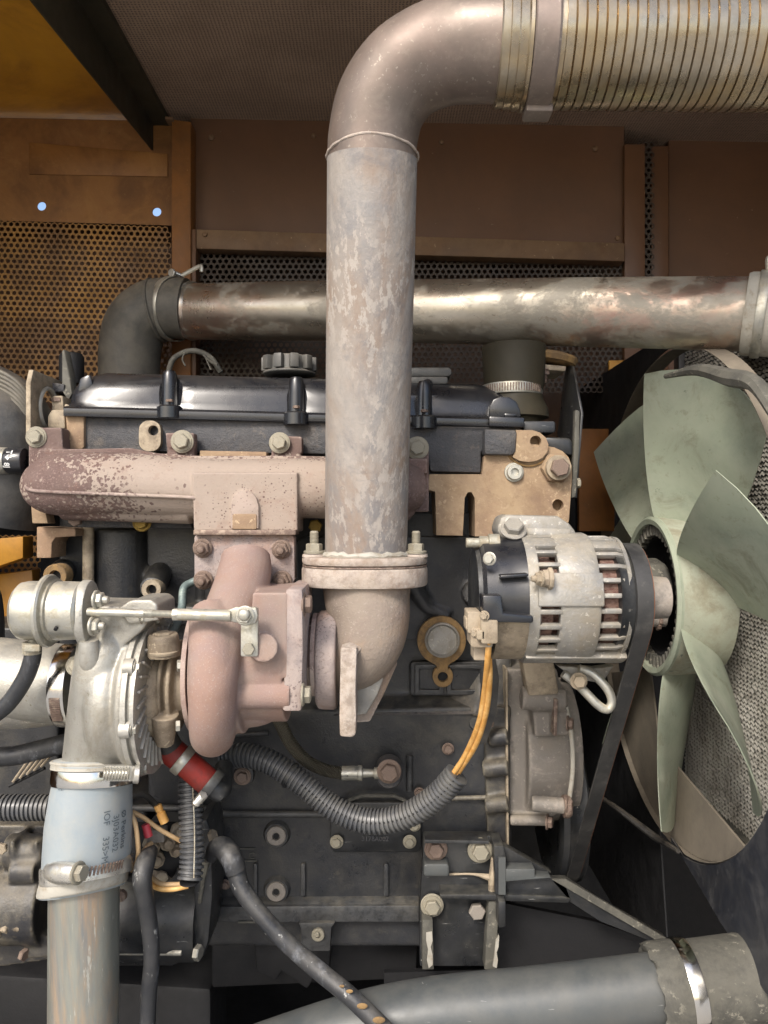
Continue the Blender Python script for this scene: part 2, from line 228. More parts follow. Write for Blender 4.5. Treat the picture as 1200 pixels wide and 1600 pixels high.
class B:
    def __init__(s): s.bm = bmesh.new()
    def ring(s, c, a, b, ra, rb, n): return [s.bm.verts.new(c+a*(math.cos(2*PI*i/n)*ra)+b*(math.sin(2*PI*i/n)*rb)) for i in range(n)]
    def loft(s, rings, c0=True, c1=True, closed=False):
        n = len(rings[0])
        for r, q in list(zip(rings, rings[1:]))+([(rings[-1], rings[0])] if closed else []):
            for i in range(n): s.bm.faces.new((r[i], r[(i+1) % n], q[(i+1) % n], q[i]))
        if c0 and not closed: s.bm.faces.new(rings[0][::-1])
        if c1 and not closed: s.bm.faces.new(rings[-1])
        return s
    def sweep(s, pts, rad, n=20, sub=6, asp=1., cap=True, hollow=None):
        """tube through points; asp squashes along world y"""
        pts = [Vector(p) for p in pts]
        if not isinstance(rad, (list, tuple)): rad = [rad]*len(pts)
        pts, rad = spline(pts, rad, sub); T = []
        for i in range(len(pts)):
            T.append((pts[min(i+1, len(pts)-1)]-pts[max(i-1, 0)]).normalized())
        _, a, b = frame(T[0]); rings = []
        for i, p in enumerate(pts):
            if i:
                q = T[i-1].rotation_difference(T[i]); a = q @ a; b = q @ b
            r = s.ring(p, a, b, rad[i], rad[i], n)
            if asp != 1:
                for v in r: v.co.y = p.y+(v.co.y-p.y)*asp
            rings.append(r)
        return s.loft(rings, cap, cap)
    def corr(s, pts, r, pitch, amp, n=16, duty=.5, rend=None):
        pts = [Vector(p) for p in pts]; P2, _ = spline(pts, [r]*len(pts), 24)
        L = [0]
        for a, b in zip(P2, P2[1:]): L.append(L[-1]+(b-a).length)
        tot = L[-1]; N = max(2, int(tot/pitch)); out, rr = [], []; j = 0
        prof = ((0, 0), (.14, 1), (.60, 1), (.74, 0))
        for k in range(N):
            for f, h in prof:
                t = (k+f)*tot/N
                while j < len(L)-2 and L[j+1] < t: j += 1
                u = (t-L[j])/max(1e-9, L[j+1]-L[j]); out.append(P2[j].lerp(P2[j+1], u)); rr.append(r-amp+amp*h)
        return s.sweep(out, rr, n, 1)
    def rev(s, c, ax, prof, n=32, closed=False, ph=0):
        """profile [(t along axis, radius)] about axis through c"""
        ax, a, b = frame(ax); c = Vector(c); rings = []
        for t, r in prof: rings.append(s.ring(c+ax*t, a, b, max(r, 1e-5), max(r, 1e-5), n))
        return s.loft(rings, not closed, not closed, closed)
    def cyl(s, p0, p1, r0, r1=None, n=24):
        p0, p1 = Vector(p0), Vector(p1); l = (p1-p0).length
        return s.rev(p0, p1-p0, [(0, r0), (l, r0 if r1 is None else r1)], n)
    def tor(s, c, ax, R, r, n=32, m=12, a0=0, a1=2*PI):
        ax, a, b = frame(ax); c = Vector(c); full = a1-a0 > 2*PI-.01; k = n if full else n+1; rings = []
        for i in range(k):
            t = a0+(a1-a0)*i/n; d = a*math.cos(t)+b*math.sin(t)
            rings.append(s.ring(c+d*R, d, ax, r, r, m))
        return s.loft(rings, True, True, full)
    def sph(s, c, r, n=16, sc=(1, 1, 1)):
        bmesh.ops.create_uvsphere(s.bm, u_segments=n, v_segments=n//2, radius=r, matrix=Matrix.Translation(c) @ Matrix.Diagonal((*sc, 1))); return s
    def box(s, a, b):
        a, b = Vector(a), Vector(b); c = (a+b)/2; d = b-a
        bmesh.ops.create_cube(s.bm, size=1, matrix=Matrix.Translation(c) @ Matrix.Diagonal((abs(d.x), abs(d.y), abs(d.z), 1))); return s
    def obox(s, c, ax, ay, az, sx, sy, sz):
        m = Matrix.Identity(4)
        for i, (v, k) in enumerate(((ax, sx), (ay, sy), (az, sz))):
            v = Vector(v).normalized()*k
            for j in range(3): m[j][i] = v[j]
        bmesh.ops.create_cube(s.bm, size=1, matrix=Matrix.Translation(c) @ m); return s
    def pr(s, pts, off):
        """closed outline of 3-D points extruded by vector off"""
        off = Vector(off); f = [s.bm.verts.new(p) for p in pts]; g = [s.bm.verts.new(p+off) for p in pts]; n = len(f)
        s.bm.faces.new(f); s.bm.faces.new(g[::-1])
        for i in range(n): s.bm.faces.new((f[(i+1) % n], f[i], g[i], g[(i+1) % n]))
        return s
    def prism(s, out, yf, yb): return s.pr([P(x, y, yf) for x, y in out], (0, yb-yf, 0))
    def rrect(s, x0, y0, x1, y1, yf, yb, r=6, k=4):
        o = []
        for cx, cy, a in ((x1-r, y0+r, -90), (x1-r, y1-r, 0), (x0+r, y1-r, 90), (x0+r, y0+r, 180)):
            for i in range(k+1): t = math.radians(a+90*i/k); o.append((cx+r*math.cos(t), cy+r*math.sin(t)))
        return s.prism(o, yf, yb)
    def plate(s, outer, holes, off):
        """flat plate with holes: lists of 3-D points, extruded by off"""
        bm = s.bm; off = Vector(off); ed = []; loops = []
        for lp in [outer]+holes:
            v = [bm.verts.new(p) for p in lp]; loops.append(v)
            for i in range(len(v)): ed.append(bm.edges.new((v[i], v[(i+1) % len(v)])))
        r = bmesh.ops.triangle_fill(bm, edges=ed, use_beauty=True); fs = [g for g in r['geom'] if isinstance(g, bmesh.types.BMFace)]
        mp = {}
        for v in [x for l in loops for x in l]: mp[v] = bm.verts.new(v.co+off)
        for f in fs: bm.faces.new([mp[v] for v in f.verts][::-1])
        for l in loops:
            for i in range(len(l)):
                a, b = l[i], l[(i+1) % len(l)]; bm.faces.new((a, b, mp[b], mp[a]))
        return s
def circ(px, py, y, r, n=16, ry=None): return [P(px+r*math.cos(2*PI*i/n), py+(ry or r)*math.sin(2*PI*i/n), y) for i in range(n)]
def cpx(px, py, r, n=16, a0=0, a1=360): return [(px+r*math.cos(math.radians(a0+(a1-a0)*i/n)), py+r*math.sin(math.radians(a0+(a1-a0)*i/n))) for i in range(n)]

# ---------------------------------------------------------------- scene objects
OFF = {}
def tagit(o, label=None, cat=None, group=None, kind=None):
    if label: o['label'] = label
    if cat: o['category'] = cat
    if group: o['group'] = group
    if kind: o['kind'] = kind
def thing(name, label, cat, loc, group=None):
    o = bpy.data.objects.new(name, None); COL.objects.link(o); o.empty_display_size = .02
    o.location = loc; tagit(o, label, cat, group); OFF[o] = Vector(loc); return o
def fin(me, ang):
    for p in me.polygons: p.use_smooth = True
    me.set_sharp_from_angle(angle=math.radians(ang))
def obj(name, b, m, parent=None, bevel=0, seg=2, ang=38, voxel=0, smooth=4, label=None, cat=None, group=None, kind=None, bool_=None):
    bm = b.bm; bmesh.ops.recalc_face_normals(bm, faces=bm.faces)
    if parent is not None: off = OFF[parent]
    else:
        vs = [v.co for v in bm.verts]; off = Vector(((min(v.x for v in vs)+max(v.x for v in vs))/2, (min(v.y for v in vs)+max(v.y for v in vs))/2, min(v.z for v in vs)))
    bmesh.ops.translate(bm, verts=bm.verts, vec=-off)
    me = bpy.data.meshes.new(name); bm.to_mesh(me); bm.free(); me.materials.append(m if not isinstance(m, str) else M[m])
    o = bpy.data.objects.new(name, me); COL.objects.link(o); OFF[o] = off
    if parent is not None: o.parent = parent
    else: o.location = off
    if bool_:
        c = bool_.bm; bmesh.ops.recalc_face_normals(c, faces=c.faces); bmesh.ops.translate(c, verts=c.verts, vec=-off)
        cm = bpy.data.meshes.new('cut'); c.to_mesh(cm); c.free(); co = bpy.data.objects.new('cut', cm); COL.objects.link(co); co.matrix_world = Matrix.Translation(off if parent is None else off)
        md = o.modifiers.new('b', 'BOOLEAN'); md.object = co; md.solver = 'EXACT'; md.use_self = True; bpy.context.view_layer.update()
    if voxel:
        r = o.modifiers.new('r', 'REMESH'); r.mode = 'VOXEL'; r.voxel_size = voxel; r.use_smooth_shade = True
        sm = o.modifiers.new('s', 'SMOOTH'); sm.iterations = smooth; sm.factor = .5
    elif bevel:
        v = o.modifiers.new('v', 'BEVEL'); v.width = bevel; v.segments = seg; v.limit_method = 'ANGLE'; v.angle_limit = math.radians(35)
    if voxel or bool_ or bevel:
        dg = bpy.context.evaluated_depsgraph_get(); nm = bpy.data.meshes.new_from_object(o.evaluated_get(dg)); o.modifiers.clear(); o.data = nm; nm.name = name
        me = nm
        if bool_: bpy.data.objects.remove(co)
    fin(me, 180 if voxel else ang)
    tagit(o, label, cat, group, kind); return o

BM = {}
def boltmesh(kind, m):
    if (kind, m) in BM: return BM[kind, m]
    b = B(); Z = Vector((0, 0, 1)); O = Vector((0, 0, 0))
    hexp = lambda z0, z1, r: b.rev(O, Z, [(z0, r), (z1-.12, r), (z1, r*.86)], 6)
    if kind == 'hex': b.rev(O, Z, [(-.1, 1.32), (.1, 1.36), (.2, 1.2)], 24); hexp(.18, .95, 1.)
    if kind == 'hexflat': hexp(0, .7, 1.)
    if kind == 'washer': b.rev(O, Z, [(-.1, 1.48), (.12, 1.52), (.2, 1.44)], 28); b.rev(O, Z, [(.18, 1.3), (.35, 1.28)], 24); hexp(.3, 1.05, 1.)
    if kind == 'stud': b.rev(O, Z, [(-.05, 1.25), (.2, 1.28), (.3, 1.15)], 24); hexp(.25, 1., 1.); b.rev(O, Z, [(.9, .55), (1.5, .52), (1.7, .38), (1.78, .1)], 16)
    if kind == 'longstud':
        b.rev(O, Z, [(-.05, 1.25), (.2, 1.28), (.3, 1.15)], 24); hexp(.25, 1.15, 1.); pf = [(1., .5)]
        for i in range(9): pf += [(1.15+i*.16, .56), (1.23+i*.16, .48)]
        b.rev(O, Z, pf+[(2.65, .42)], 16)
    if kind == 'allen': b.rev(O, Z, [(-.05, 1.25), (.12, 1.28), (.2, 1.2)], 28); b.rev(O, Z, [(.15, 1.), (.7, 1.), (.8, .92), (.8, .52), (.35, .5)], 24)
    if kind == 'plug': b.rev(O, Z, [(-.3, 1.), (.25, 1.), (.32, .92), (.32, .42), (.02, .4)], 28)
    bmesh.ops.recalc_face_normals(b.bm, faces=b.bm.faces); me = bpy.data.meshes.new(kind+' bolt'); b.bm.to_mesh(me); b.bm.free(); me.materials.append(M[m]); fin(me, 32); BM[kind, m] = me; return me
def bolt(parent, p, r, ax=(0, -1, 0), kind='hex', m='bolt', name='bolt', spin=None, label=None):
    o = bpy.data.objects.new(name, boltmesh(kind, m)); COL.objects.link(o); o.parent = parent; o.location = Vector(p)-OFF[parent]
    q = Vector(ax).to_track_quat('Z', 'Y'); o.rotation_mode = 'QUATERNION'
    from mathutils import Quaternion
    o.rotation_quaternion = q @ Quaternion((0, 0, 1), random.uniform(0, 1) if spin is None else spin); o.scale = (r, r, r); OFF[o] = Vector(p)
    if label: o['label'] = label
    return o
def bolt2(parent, px, py, y, rpx, **k): return bolt(parent, P(px, py, y), S(rpx, y), **k)
def clamp(parent, c, ax, r, wd, ang=0., m='chrome', screw=True, sm='clampsteel', th=.0014, sr=.008):
    """worm-drive band with its screw housing; ang = where round the axis the screw sits"""
    ax, a, b = frame(ax); c = Vector(c)
    o = obj('hose_clamp', B().rev(c-ax*wd/2, ax, [(0, r), (0, r+th), (wd*.12, r+th*1.5), (wd*.88, r+th*1.5), (wd, r+th), (wd, r)], 48, closed=True), m, parent)
    if screw:
        d = a*math.cos(ang)+b*math.sin(ang); t = ax.cross(d).normalized(); p = c+d*(r+th+sr*.6)
        k = B().obox(c+d*(r+th+.002), t, d, ax, sr*3.2, .005, wd*.95)
        pf = []; L = sr*3.6
        for i in range(11): pf += [(i*L/11, sr*.85), (i*L/11+L/22, sr*.62)]
        k.rev(p-t*L/2, t, pf, 14); obj('clamp_screw', k, sm, o)
        h = B().rev(p+t*(L/2), t, [(0, sr*.7), (.002, sr*1.05), (.006, sr*1.05), (.007, sr*.9)], 16); obj('screw_head', h, sm, o)
    return o
def text(s, size, m, parent, fn, name='lettering', bold=0):
    """flat print: fn maps (u,v) of the text plane to world"""
    cu = bpy.data.curves.new('t', 'FONT'); cu.body = s; cu.size = size; cu.offset = bold; cu.resolution_u = 2
    t = bpy.data.objects.new('t', cu); COL.objects.link(t); bpy.context.view_layer.update()
    me = bpy.data.meshes.new_from_object(t.evaluated_get(bpy.context.evaluated_depsgraph_get())); bpy.data.objects.remove(t)
    for v in me.vertices: v.co = fn(v.co.x, v.co.y)-OFF[parent]
    me.materials.clear(); me.materials.append(M[m]); o = bpy.data.objects.new(name, me); COL.objects.link(o); o.parent = parent; OFF[o] = OFF[parent]; return o
X, Y, Z = Vector((1, 0, 0)), Vector((0, 1, 0)), Vector((0, 0, 1))
# ================================================================ the canopy round the engine
g = B().box((-40, -40, -1.45), (40, 40, -1.25)); obj('ground', g, 'concrete', kind='structure')
ZC = .918
# ceiling: foam lined part, bare ochre part to its left
obj('ceiling', B().box((-.55, -.42, ZC+.004), (1.3, .93, ZC+.02)), 'foam', kind='structure')
obj('ceiling', B().box((-1.5, -.42, ZC+.006), (-.545, .93, ZC+.026)), 'ochre', kind='structure')
# tapering gusset beam under the ceiling
q = [PX(45, 0, -.545), PX(265, 270, -.545), Vector((-.545, .68, ZC+.003)), Vector((-.545, -.3, ZC+.003)), PX(-40, -104, -.545)]
o = obj('ceiling_beam', B().pr(q, (.004, 0, 0)), 'olive', bevel=.001, label='dark olive tapering beam plate hanging under the ceiling, upper left', cat='beam')
# foam edge lip
obj('edge_strip', B().box((-.541, -.3, ZC-.012), (-.50, .62, ZC+.002)), 'olive', o)
def wallpr(out, off0, off1): 
    f = [PW(x, y, off0) for x, y in out]; return f, Vector((0, off0-off1, 0))
def wp(b, out, of, ob): return b.pr([PW(x, y, of) for x, y in out], (0, of-ob, 0))
# rear wall, left: ochre panel with two daylight holes
outer = [PW(x, y, 0) for x, y in ((-190, 180), (296, 190), (296, 353), (-190, 339))]
def hole(px, py, r): return [PW(px+r*math.cos(2*PI*i/14), py+r*math.sin(2*PI*i/14), 0) for i in range(14)]
W = B().plate(outer, [hole(65, 322, 7), hole(245, 331, 7)], (0, .003, 0))
obj('rear_wall', W, 'rearochre', kind='structure')
obj('wall_fold', wp(B(), [(45, 222), (262, 240), (262, 276), (45, 272)], .0035, .0), 'rearochre', bevel=.002, kind='structure')
# rear wall, right: brown panel, upper
obj('rear_wall', wp(B(), [(298, 150), (975, 150), (975, 392), (298, 372)], .004, -.02), 'brownpaint', kind='structure')
obj('rear_wall', wp(B(), [(1045, 150), (1290, 150), (1290, 800), (1045, 800)], -.06, -.08), 'brownpaint', kind='structure')
# added unseen boxes behind the sheet metal, blocking sky light from holes and gaps
zs = PW(155, 343, 0).z; bx = B(); obj('sky_blocker', B().box((-1.5, .92, -1.2), (1.3, .93, .1)), 'dark', kind='structure'); bx.box((-1.5, .70, .0), (-.49, .71, zs)); obj('sky_blocker', B().box((-.489, .66, 0), (-.470, .925, zs+.06)), 'brownpaint', kind='structure'); obj('sky_blocker', B().box((-.48, .92, .1), (1.3, .93, zs)), 'brownpaint', kind='structure'); bx.box((-1.5, .605, zs), (-.48, .92, zs+.01)); bx.box((-.485, .64, zs-.02), (-.475, .92, 1.0)); obj('sky_blocker', bx, 'brownpaint', kind='structure'); obj('sky_blocker', B().box((-.48, .90, zs-.03), (1.3, .91, 1.0)), 'brownpaint', kind='structure')
obj('side_wall', B().box((-1.15, -.2, -1.2), (-1.13, .92, ZC+.02)), 'brownpaint', kind='structure')
obj('side_wall', B().box((1.25, -.42, -1.2), (1.27, .92, ZC+.02)), 'brownpaint', kind='structure')
obj('engine_bay_floor', B().box((-1.15, -.35, -1.22), (1.27, .95, -1.2)), 'dark', kind='structure')
# post and rail
t = thing('wall_frame', 'ochre brown frame of post and rail in front of the dark rear panel', 'frame', PW(283, 430, .04))
obj('post', wp(B(), [(268, 186), (298, 190), (298, 600), (268, 600)], .05, .0), 'postpaint', t, bevel=.002)
obj('post_lip', wp(B(), [(258, 182), (270, 183), (270, 187), (258, 186)], .06, .03), 'railpaint', t)
obj('rail', wp(B(), [(301, 358), (976, 380), (976, 408), (301, 388)], .04, .0), 'railpaint', t, bevel=.0015)
obj('stud', wp(B(), [(299, 358), (306, 358), (306, 600), (299, 600)], .044, .0), 'brownpaint', t, bevel=.001)
t = thing('corner_column', 'dark brown folded corner column behind the charge pipe, right of the rail', 'column', PW(1020, 560, .04))
obj('column_face', wp(B(), [(976, 225), (1008, 225), (1008, 640), (976, 640)], .02, .0), 'brownpaint', t, bevel=.002)
obj('column_flange', wp(B(), [(1018, 228), (1045, 228), (1045, 640), (1018, 640)], -.03, -.05), 'brownpaint', t, bevel=.002)
# small ochre marks
tagit(obj('yellow_bracket', wp(B(), [(952, 563), (980, 563), (980, 588), (952, 588)], .03, .02), 'ochre', bevel=.001), 'small yellow bracket showing under the charge pipe near the fan', 'bracket')
tagit(obj('yellow_plate', wp(B(), [(905, 670), (960, 670), (960, 830), (905, 830)], .05, .03), 'postpaint', bevel=.001), 'ochre plate in shade between the engine and the fan', 'plate')
tagit(obj('yellow_rail', B().prism([(-60, 846), (36, 838), (36, 872), (-60, 905)], .45, .5), 'ochre', bevel=.003), 'yellow frame rail low behind the left end of the engine', 'frame rail')
tagit(obj('yellow_rail', B().prism([(-60, 905), (50, 890), (60, 1060), (-60, 1060)], .52, .56), 'ochre', bevel=.003), 'ochre side plate below the yellow frame rail', 'plate')

for px, py, rr in ((330, 215, 5), (490, 212, 4), (690, 222, 4), (930, 232, 5), (965, 372, 4), (320, 366, 4)):
    k = PW(px, py, .006 if py < 300 else .042); o = obj('rivet', B().rev(k, -Y, [(-.002, S(rr, .6)), (.002, S(rr*.9, .6)), (.004, S(rr*.4, .6))], 12), 'railpaint'); tagit(o, kind='structure')
# perforated sheets: every hole is real
def perf(px0, py0, px1, py1, p, r, off, dy=0):
    a, b_, c = PW(px0, py0, off), PW(px1, py0+dy, off), PW(px0, py1, off)
    ex = (b_-a); W_ = ex.length; ex.normalize(); H = a.z-PW(px0, py1, off).z
    ez = Vector((0, 0, -1)); vs, fs = [], []; R = p/math.sqrt(3); n = 0; row = 0; v = 0
    while v < H:
        u = (row % 2)*p/2
        while u < W_:
            k = len(vs)
            for q_ in range(6):
                t_ = math.radians(60*q_+30); d = (math.cos(t_), math.sin(t_))
                vs.append(a+ex*(u+R*d[0])+ez*(v+R*d[1]))
            for q_ in range(6):
                t_ = math.radians(60*q_+30); d = (math.cos(t_), math.sin(t_)); vs.append(a+ex*(u+r*d[0])+ez*(v+r*d[1]))
            for q_ in range(6): vs.append(vs[k+6+q_]+Vector((0, .002, 0)))
            for q_ in range(6):
                w_ = (q_+1) % 6; fs.append((k+q_, k+w_, k+6+w_, k+6+q_)); fs.append((k+6+q_, k+6+w_, k+12+w_, k+12+q_))
            u += p
        v += R*1.5; row += 1
    return vs, fs
def perfobj(name, args, m, label):
    vs, fs = perf(*args); c = sum(vs, Vector())/len(vs); me = bpy.data.meshes.new(name); me.from_pydata([v-c for v in vs], [], fs); me.materials.append(M[m])
    o = bpy.data.objects.new(name, me); COL.objects.link(o); o.location = c; OFF[o] = c; tagit(o, label, 'perforated sheet')
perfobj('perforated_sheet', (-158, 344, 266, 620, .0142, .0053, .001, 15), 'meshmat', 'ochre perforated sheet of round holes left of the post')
perfobj('perforated_sheet', (306, 392, 976, 620, .0142, .0053, .002), 'meshdark', 'dark perforated sheet behind the charge pipe, below the rail')
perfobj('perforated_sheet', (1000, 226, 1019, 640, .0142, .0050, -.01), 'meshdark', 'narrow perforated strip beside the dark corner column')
perfobj('perforated_sheet', (-30, 841, 60, 1000, .0142, .0053, .03), 'meshmat', 'ochre perforated sheet low at the left edge behind the engine')

# ================================================================ radiator, shroud, fan
XF = .513; YC, ZCC = .2, -.152
t = thing('radiator', 'dusty grey radiator with fine zigzag fins behind the green fan', 'radiator', Vector((.64, .1, -.6)))
vs, fs = [], []; XR = .63; y0, y1, z0, z1 = -.42, .41, -.566, .36; nc = 66; dy = (y1-y0)/nc; nz = 120; dz = (z1-z0)/nz
def quad(a, b_, c, d): k = len(vs); vs.extend([a, b_, c, d]); fs.append((k, k+1, k+2, k+3))
for i in range(nc):
    ya = y0+i*dy
    for j in range(nz):
        za = z0+j*dz; yb, ye = ya+dy*.12, ya+dy*.92; jx = random.uniform(-.0015, .0015); h_ = dz*random.uniform(.36, .5)
        quad((XR+jx, yb, za), (XR+jx, ye, za+dz*.7), (XR+jx+.002, ye, za+dz*.7+h_), (XR+jx+.002, yb, za+h_))
        quad((XR+jx+.002, yb, za+h_), (XR+jx+.002, ye, za+dz*.7+h_), (XR+.010, ye, za+dz*.7+h_), (XR+.010, yb, za+h_))
me = bpy.data.meshes.new('fins'); me.from_pydata([Vector(v)-OFF[t] for v in vs], [], fs); me.materials.append(M['coremat'])
o = bpy.data.objects.new('fins', me); COL.objects.link(o); o.parent = t; o['kind'] = 'stuff'
obj('core_back', B().box((XR+.019, y0, z0), (XR+.05, y1, z1)), 'dark', t)  # near-black sheet put in as the shade between the fins
obj('bottom_channel', B().box((XR-.012, y0, z0-.022), (XR+.05, y1, z0)), 'greycuff', t, bevel=.002)
obj('side_channel', B().box((XR-.012, y1, z0-.02), (XR+.05, y1+.03, z1)), 'paintedblack', t, bevel=.002)

t = thing('fan_shroud', 'dark fan shroud with dusty inside and round opening around the green fan', 'shroud', Vector((XF, .1, -.75)))
Rr = .443; NA = 96
bb = B()  # the ring wall, from the opening back to the radiator
ra, rb = [], []
def cpt(x, r, i, n=NA): a = 2*PI*i/n; return Vector((x, YC-r*math.sin(a), ZCC+r*math.cos(a)))
R1 = [[bb.bm.verts.new(cpt(x, r, i)) for i in range(NA)] for x, r in ((XF+.004, Rr+.001), (XF+.004, Rr), (XF+.03, Rr), (XF+.035, Rr+.0), (XF+.035, Rr+.003), (XF+.03, Rr+.003))]
bb.loft(R1, False, False, True); obj('shroud_ring', bb, 'shroudtan', t)
# face panel lower right with its cut corner
arc = [cpt(XF, Rr+.004, i) for i in range(16, 66)]
arc = [p for p in arc if p.y < .215]
bo = [PX(1050, 1310, XF), PX(1125, 1440, XF), PX(1215, 1580, XF), PX(1290, 1690, XF)]
far = [Vector((XF, -.62, -.80)), Vector((XF, -.62, .1))]
pts = sorted(arc, key=lambda p: -math.atan2(YC-p.y, p.z-ZCC))
pts = pts[::1]
poly = [p for p in pts] + [Vector((XF, arc[0].y, arc[0].z))]
bm_ = B(); outl = [PX(1048, 1309, XF)]+[p for p in pts if PX(1048, 1309, XF).y > p.y]+far[::-1]+bo[::-1][:3]
bm_.pr([p for p in outl], (.004, 0, 0)); bm_.bm.normal_update(); bmesh.ops.triangulate(bm_.bm, faces=[f for f in bm_.bm.faces if len(f.verts) > 4])
obj('face_panel', bm_, 'shroudpanel', t)
# rear half of the opening: dark back panel
b2 = B(); hp = [cpt(XF+.01, Rr+.01, i) for i in range(50, 97)]
b2.pr([Vector((XF+.01, .9, -.9)), Vector((XF+.01, .9, .33))]+[Vector((XF+.01, .25, .33))]+hp[::-1]+[Vector((XF+.01, YC, -.9))], (.003, 0, 0)); b2.bm.normal_update(); bmesh.ops.triangulate(b2.bm, faces=[f for f in b2.bm.faces if len(f.verts) > 4])
obj('rear_panel', b2, 'dark', t)
obj('torn_seal', B().sweep([PX(1040, 588, .45), PX(1090, 578, .47), PX(1140, 590, .48), PX(1180, 600, .49), PX(1215, 650, .49)], [.004, .009, .013, .012, .01], 8, 5, .5), 'greycuff', t, label='dust caked torn foam seal over the shroud top')
obj('seam_strip', B().sweep([PX(905, 1225, .40), PX(960, 1260, .44), PX(1020, 1305, .50), PX(1060, 1330, .51)], [.004, .005, .007, .004], 8, 5), 'rubber', t)

obj('shroud_back', B().pr([PX(1030, 1165, .527), PX(1190, 1356, .527)]+[cpt(.527, Rr-.001, i) for i in range(38, 65)]+[PX(1015, 1045, .527)], (.004, 0, 0)), 'shroudtan', t)
t = thing('cooling_fan', 'pale green seven bladed cooling fan with ribbed hub in front of the radiator', 'fan', Vector((XF, YC, ZCC)))
def hub(prof, n=64): return B().rev((0, YC, ZCC), X, prof, n, closed=True)
obj('hub', hub([(.492, .134), (.492, .143), (.52, .143), (.585, .138), (.593, .10), (.593, .0001), (.587, .0001), (.58, .1), (.57, .128), (.50, .130)]), 'fanhub', t)
obj('hub_rim', hub([(.484, .130), (.482, .139), (.487, .144), (.497, .142), (.497, .130)]), 'fan', t)
for i in range(44):
    a = 2*PI*i/44; d = Vector((0, -math.sin(a), math.cos(a))); tt = X.cross(d)
    obj('hub_rib', B().obox(Vector((.52, YC, ZCC))+d*.120, X, d, tt, .06, .020, .006), 'greycuff', t)
obj('hub_insert', hub([(.55, .0001), (.55, .112), (.503, .112), (.503, .106), (.542, .104), (.542, .0001)]), 'dark', t)
for k in range(7):
    ph = math.radians(22+51.43*k); vb = []; NR, NS = 14, 8
    bb = B(); gr = []
    for side in (1, -1):
        g_ = []
        for i in range(NR+1):
            u = i/NR; r = .136+(.398-.136)*u; c = .125+.15*u**.85; pit = math.radians(46-22*u); row = []
            for j in range(NS+1):
                s_ = -1+2*j/NS; rr = r+.012*u*(1-s_*s_)-.02*u*max(0, s_)*max(0, s_)
                a = ph+(s_*c/2*math.cos(pit)+.02*u)/r; x = .515+.022*(1-u)+s_*c/2*math.sin(pit)+.012*(1-s_*s_)+.0012*side*(1-.6*abs(s_))*(2.2-u)
                row.append(bb.bm.verts.new((x, YC-rr*math.sin(a), ZCC+rr*math.cos(a))))
            g_.append(row)
        gr.append(g_)
    for g_ in gr:
        for i in range(NR):
            for j in range(NS): bb.bm.faces.new((g_[i][j], g_[i+1][j], g_[i+1][j+1], g_[i][j+1]))
    for i in range(NR):
        for j in (0, NS): bb.bm.faces.new((gr[0][i][j], gr[0][i+1][j], gr[1][i+1][j], gr[1][i][j]))
    for j in range(NS):
        for i in (0, NR): bb.bm.faces.new((gr[0][i][j], gr[0][i][j+1], gr[1][i][j+1], gr[1][i][j]))
    obj('blade', bb, 'fan', t, ang=50)
# fan drive in the middle
t = thing('fan_pulley', 'worn grey stepped drive boss and splined shaft inside the fan hub', 'pulley', Vector((.44, YC, ZCC)))
obj('boss', B().rev((0, YC, ZCC+.005), X, [(.38, .040), (.38, .052), (.445, .056), (.45, .064), (.50, .064), (.51, .05)], 9), 'greycuff', t, bevel=.003)
obj('shaft', B().rev((0, YC-.03, ZCC-.035), X, [(.40, .018), (.50, .018)], 20), 'timing', t)
for i in range(10):
    a = 2*PI*i/10; bolt(t, Vector((.49, YC-.03+.017*math.sin(a), ZCC-.035+.017*math.cos(a))), .007, ax=(-1, 0, 0), kind='hexflat', m='boltdark', name='spline')
# ================================================================ big pipes
# exhaust riser and flexible stack
t = thing('exhaust_pipe', 'tall flaking grey exhaust pipe with elbow running up the middle', 'exhaust pipe', P(572, 870, -.08))
rt = .0598
obj('riser', B().sweep([P(572, 868, -.08), P(572, 862, -.081), P(575, 650, -.115), P(578.5, 450, -.15), P(581.5, 250, -.18)], [rt+.002, rt, rt, rt, rt], 64, 6), 'riser', t, ang=60)
ends = [(581.5, 252, -.18, .0588), (583, 215, -.185, .059), (597, 160, -.195, .0595), (633, 112, -.207, .060), (690, 83, -.22, .0615), (745, 75, -.23, .063), (790, 74, -.236, .064)]
obj('elbow', B().sweep([P(x, y, d) for x, y, d, r in ends], [r for *_, r in ends], 64, 6), 'elbowpipe', t, ang=60)
c = P(582, 246, -.18)
wl = B(); pts = []
for i in range(61):
    a = 2*PI*i/60; pts.append(c+Vector((math.cos(a)*(.0602+random.uniform(-.0006, .0006)), math.sin(a)*.0602, math.sin(3*a)*.0012+random.uniform(-.0006, .0006)-.006*math.sin(a)*.3)))
obj('weld_bead', wl.sweep(pts, [.0017+random.uniform(-.0004, .0006) for _ in pts], 8, 1), 'elbowcast', t)
t = thing('flexible_exhaust_hose', 'ribbed stainless flexible exhaust hose running off to the right at the top', 'flexible hose', P(860, 90, -.24))
hc = P(776, 75, -.236); he = P(1300, 79, -.25); ax = (he-hc).normalized(); L = (he-hc).length
pf = [(0, .0645)]; n = 0; d = .075
while d < L-.02:
    pf += [(d, .0665), (d+.0006, .0693), (d+.0098, .0686), (d+.0108, .0674)]; d += .0116; n += 1
obj('ribbed_hose', B().rev(hc, ax, [(.06, .066)]+pf[1:]+[(L, .066)], 72), 'flex', t, ang=25)
obj('end_collar', B().rev(hc, ax, [(0, .0655), (0, .068), (.0015, .0695), (.010, .0688), (.0112, .0705), (.020, .0695), (.0215, .0712), (.031, .0702), (.033, .0725), (.037, .0725), (.038, .069)], 72), 'flex', t, ang=25)
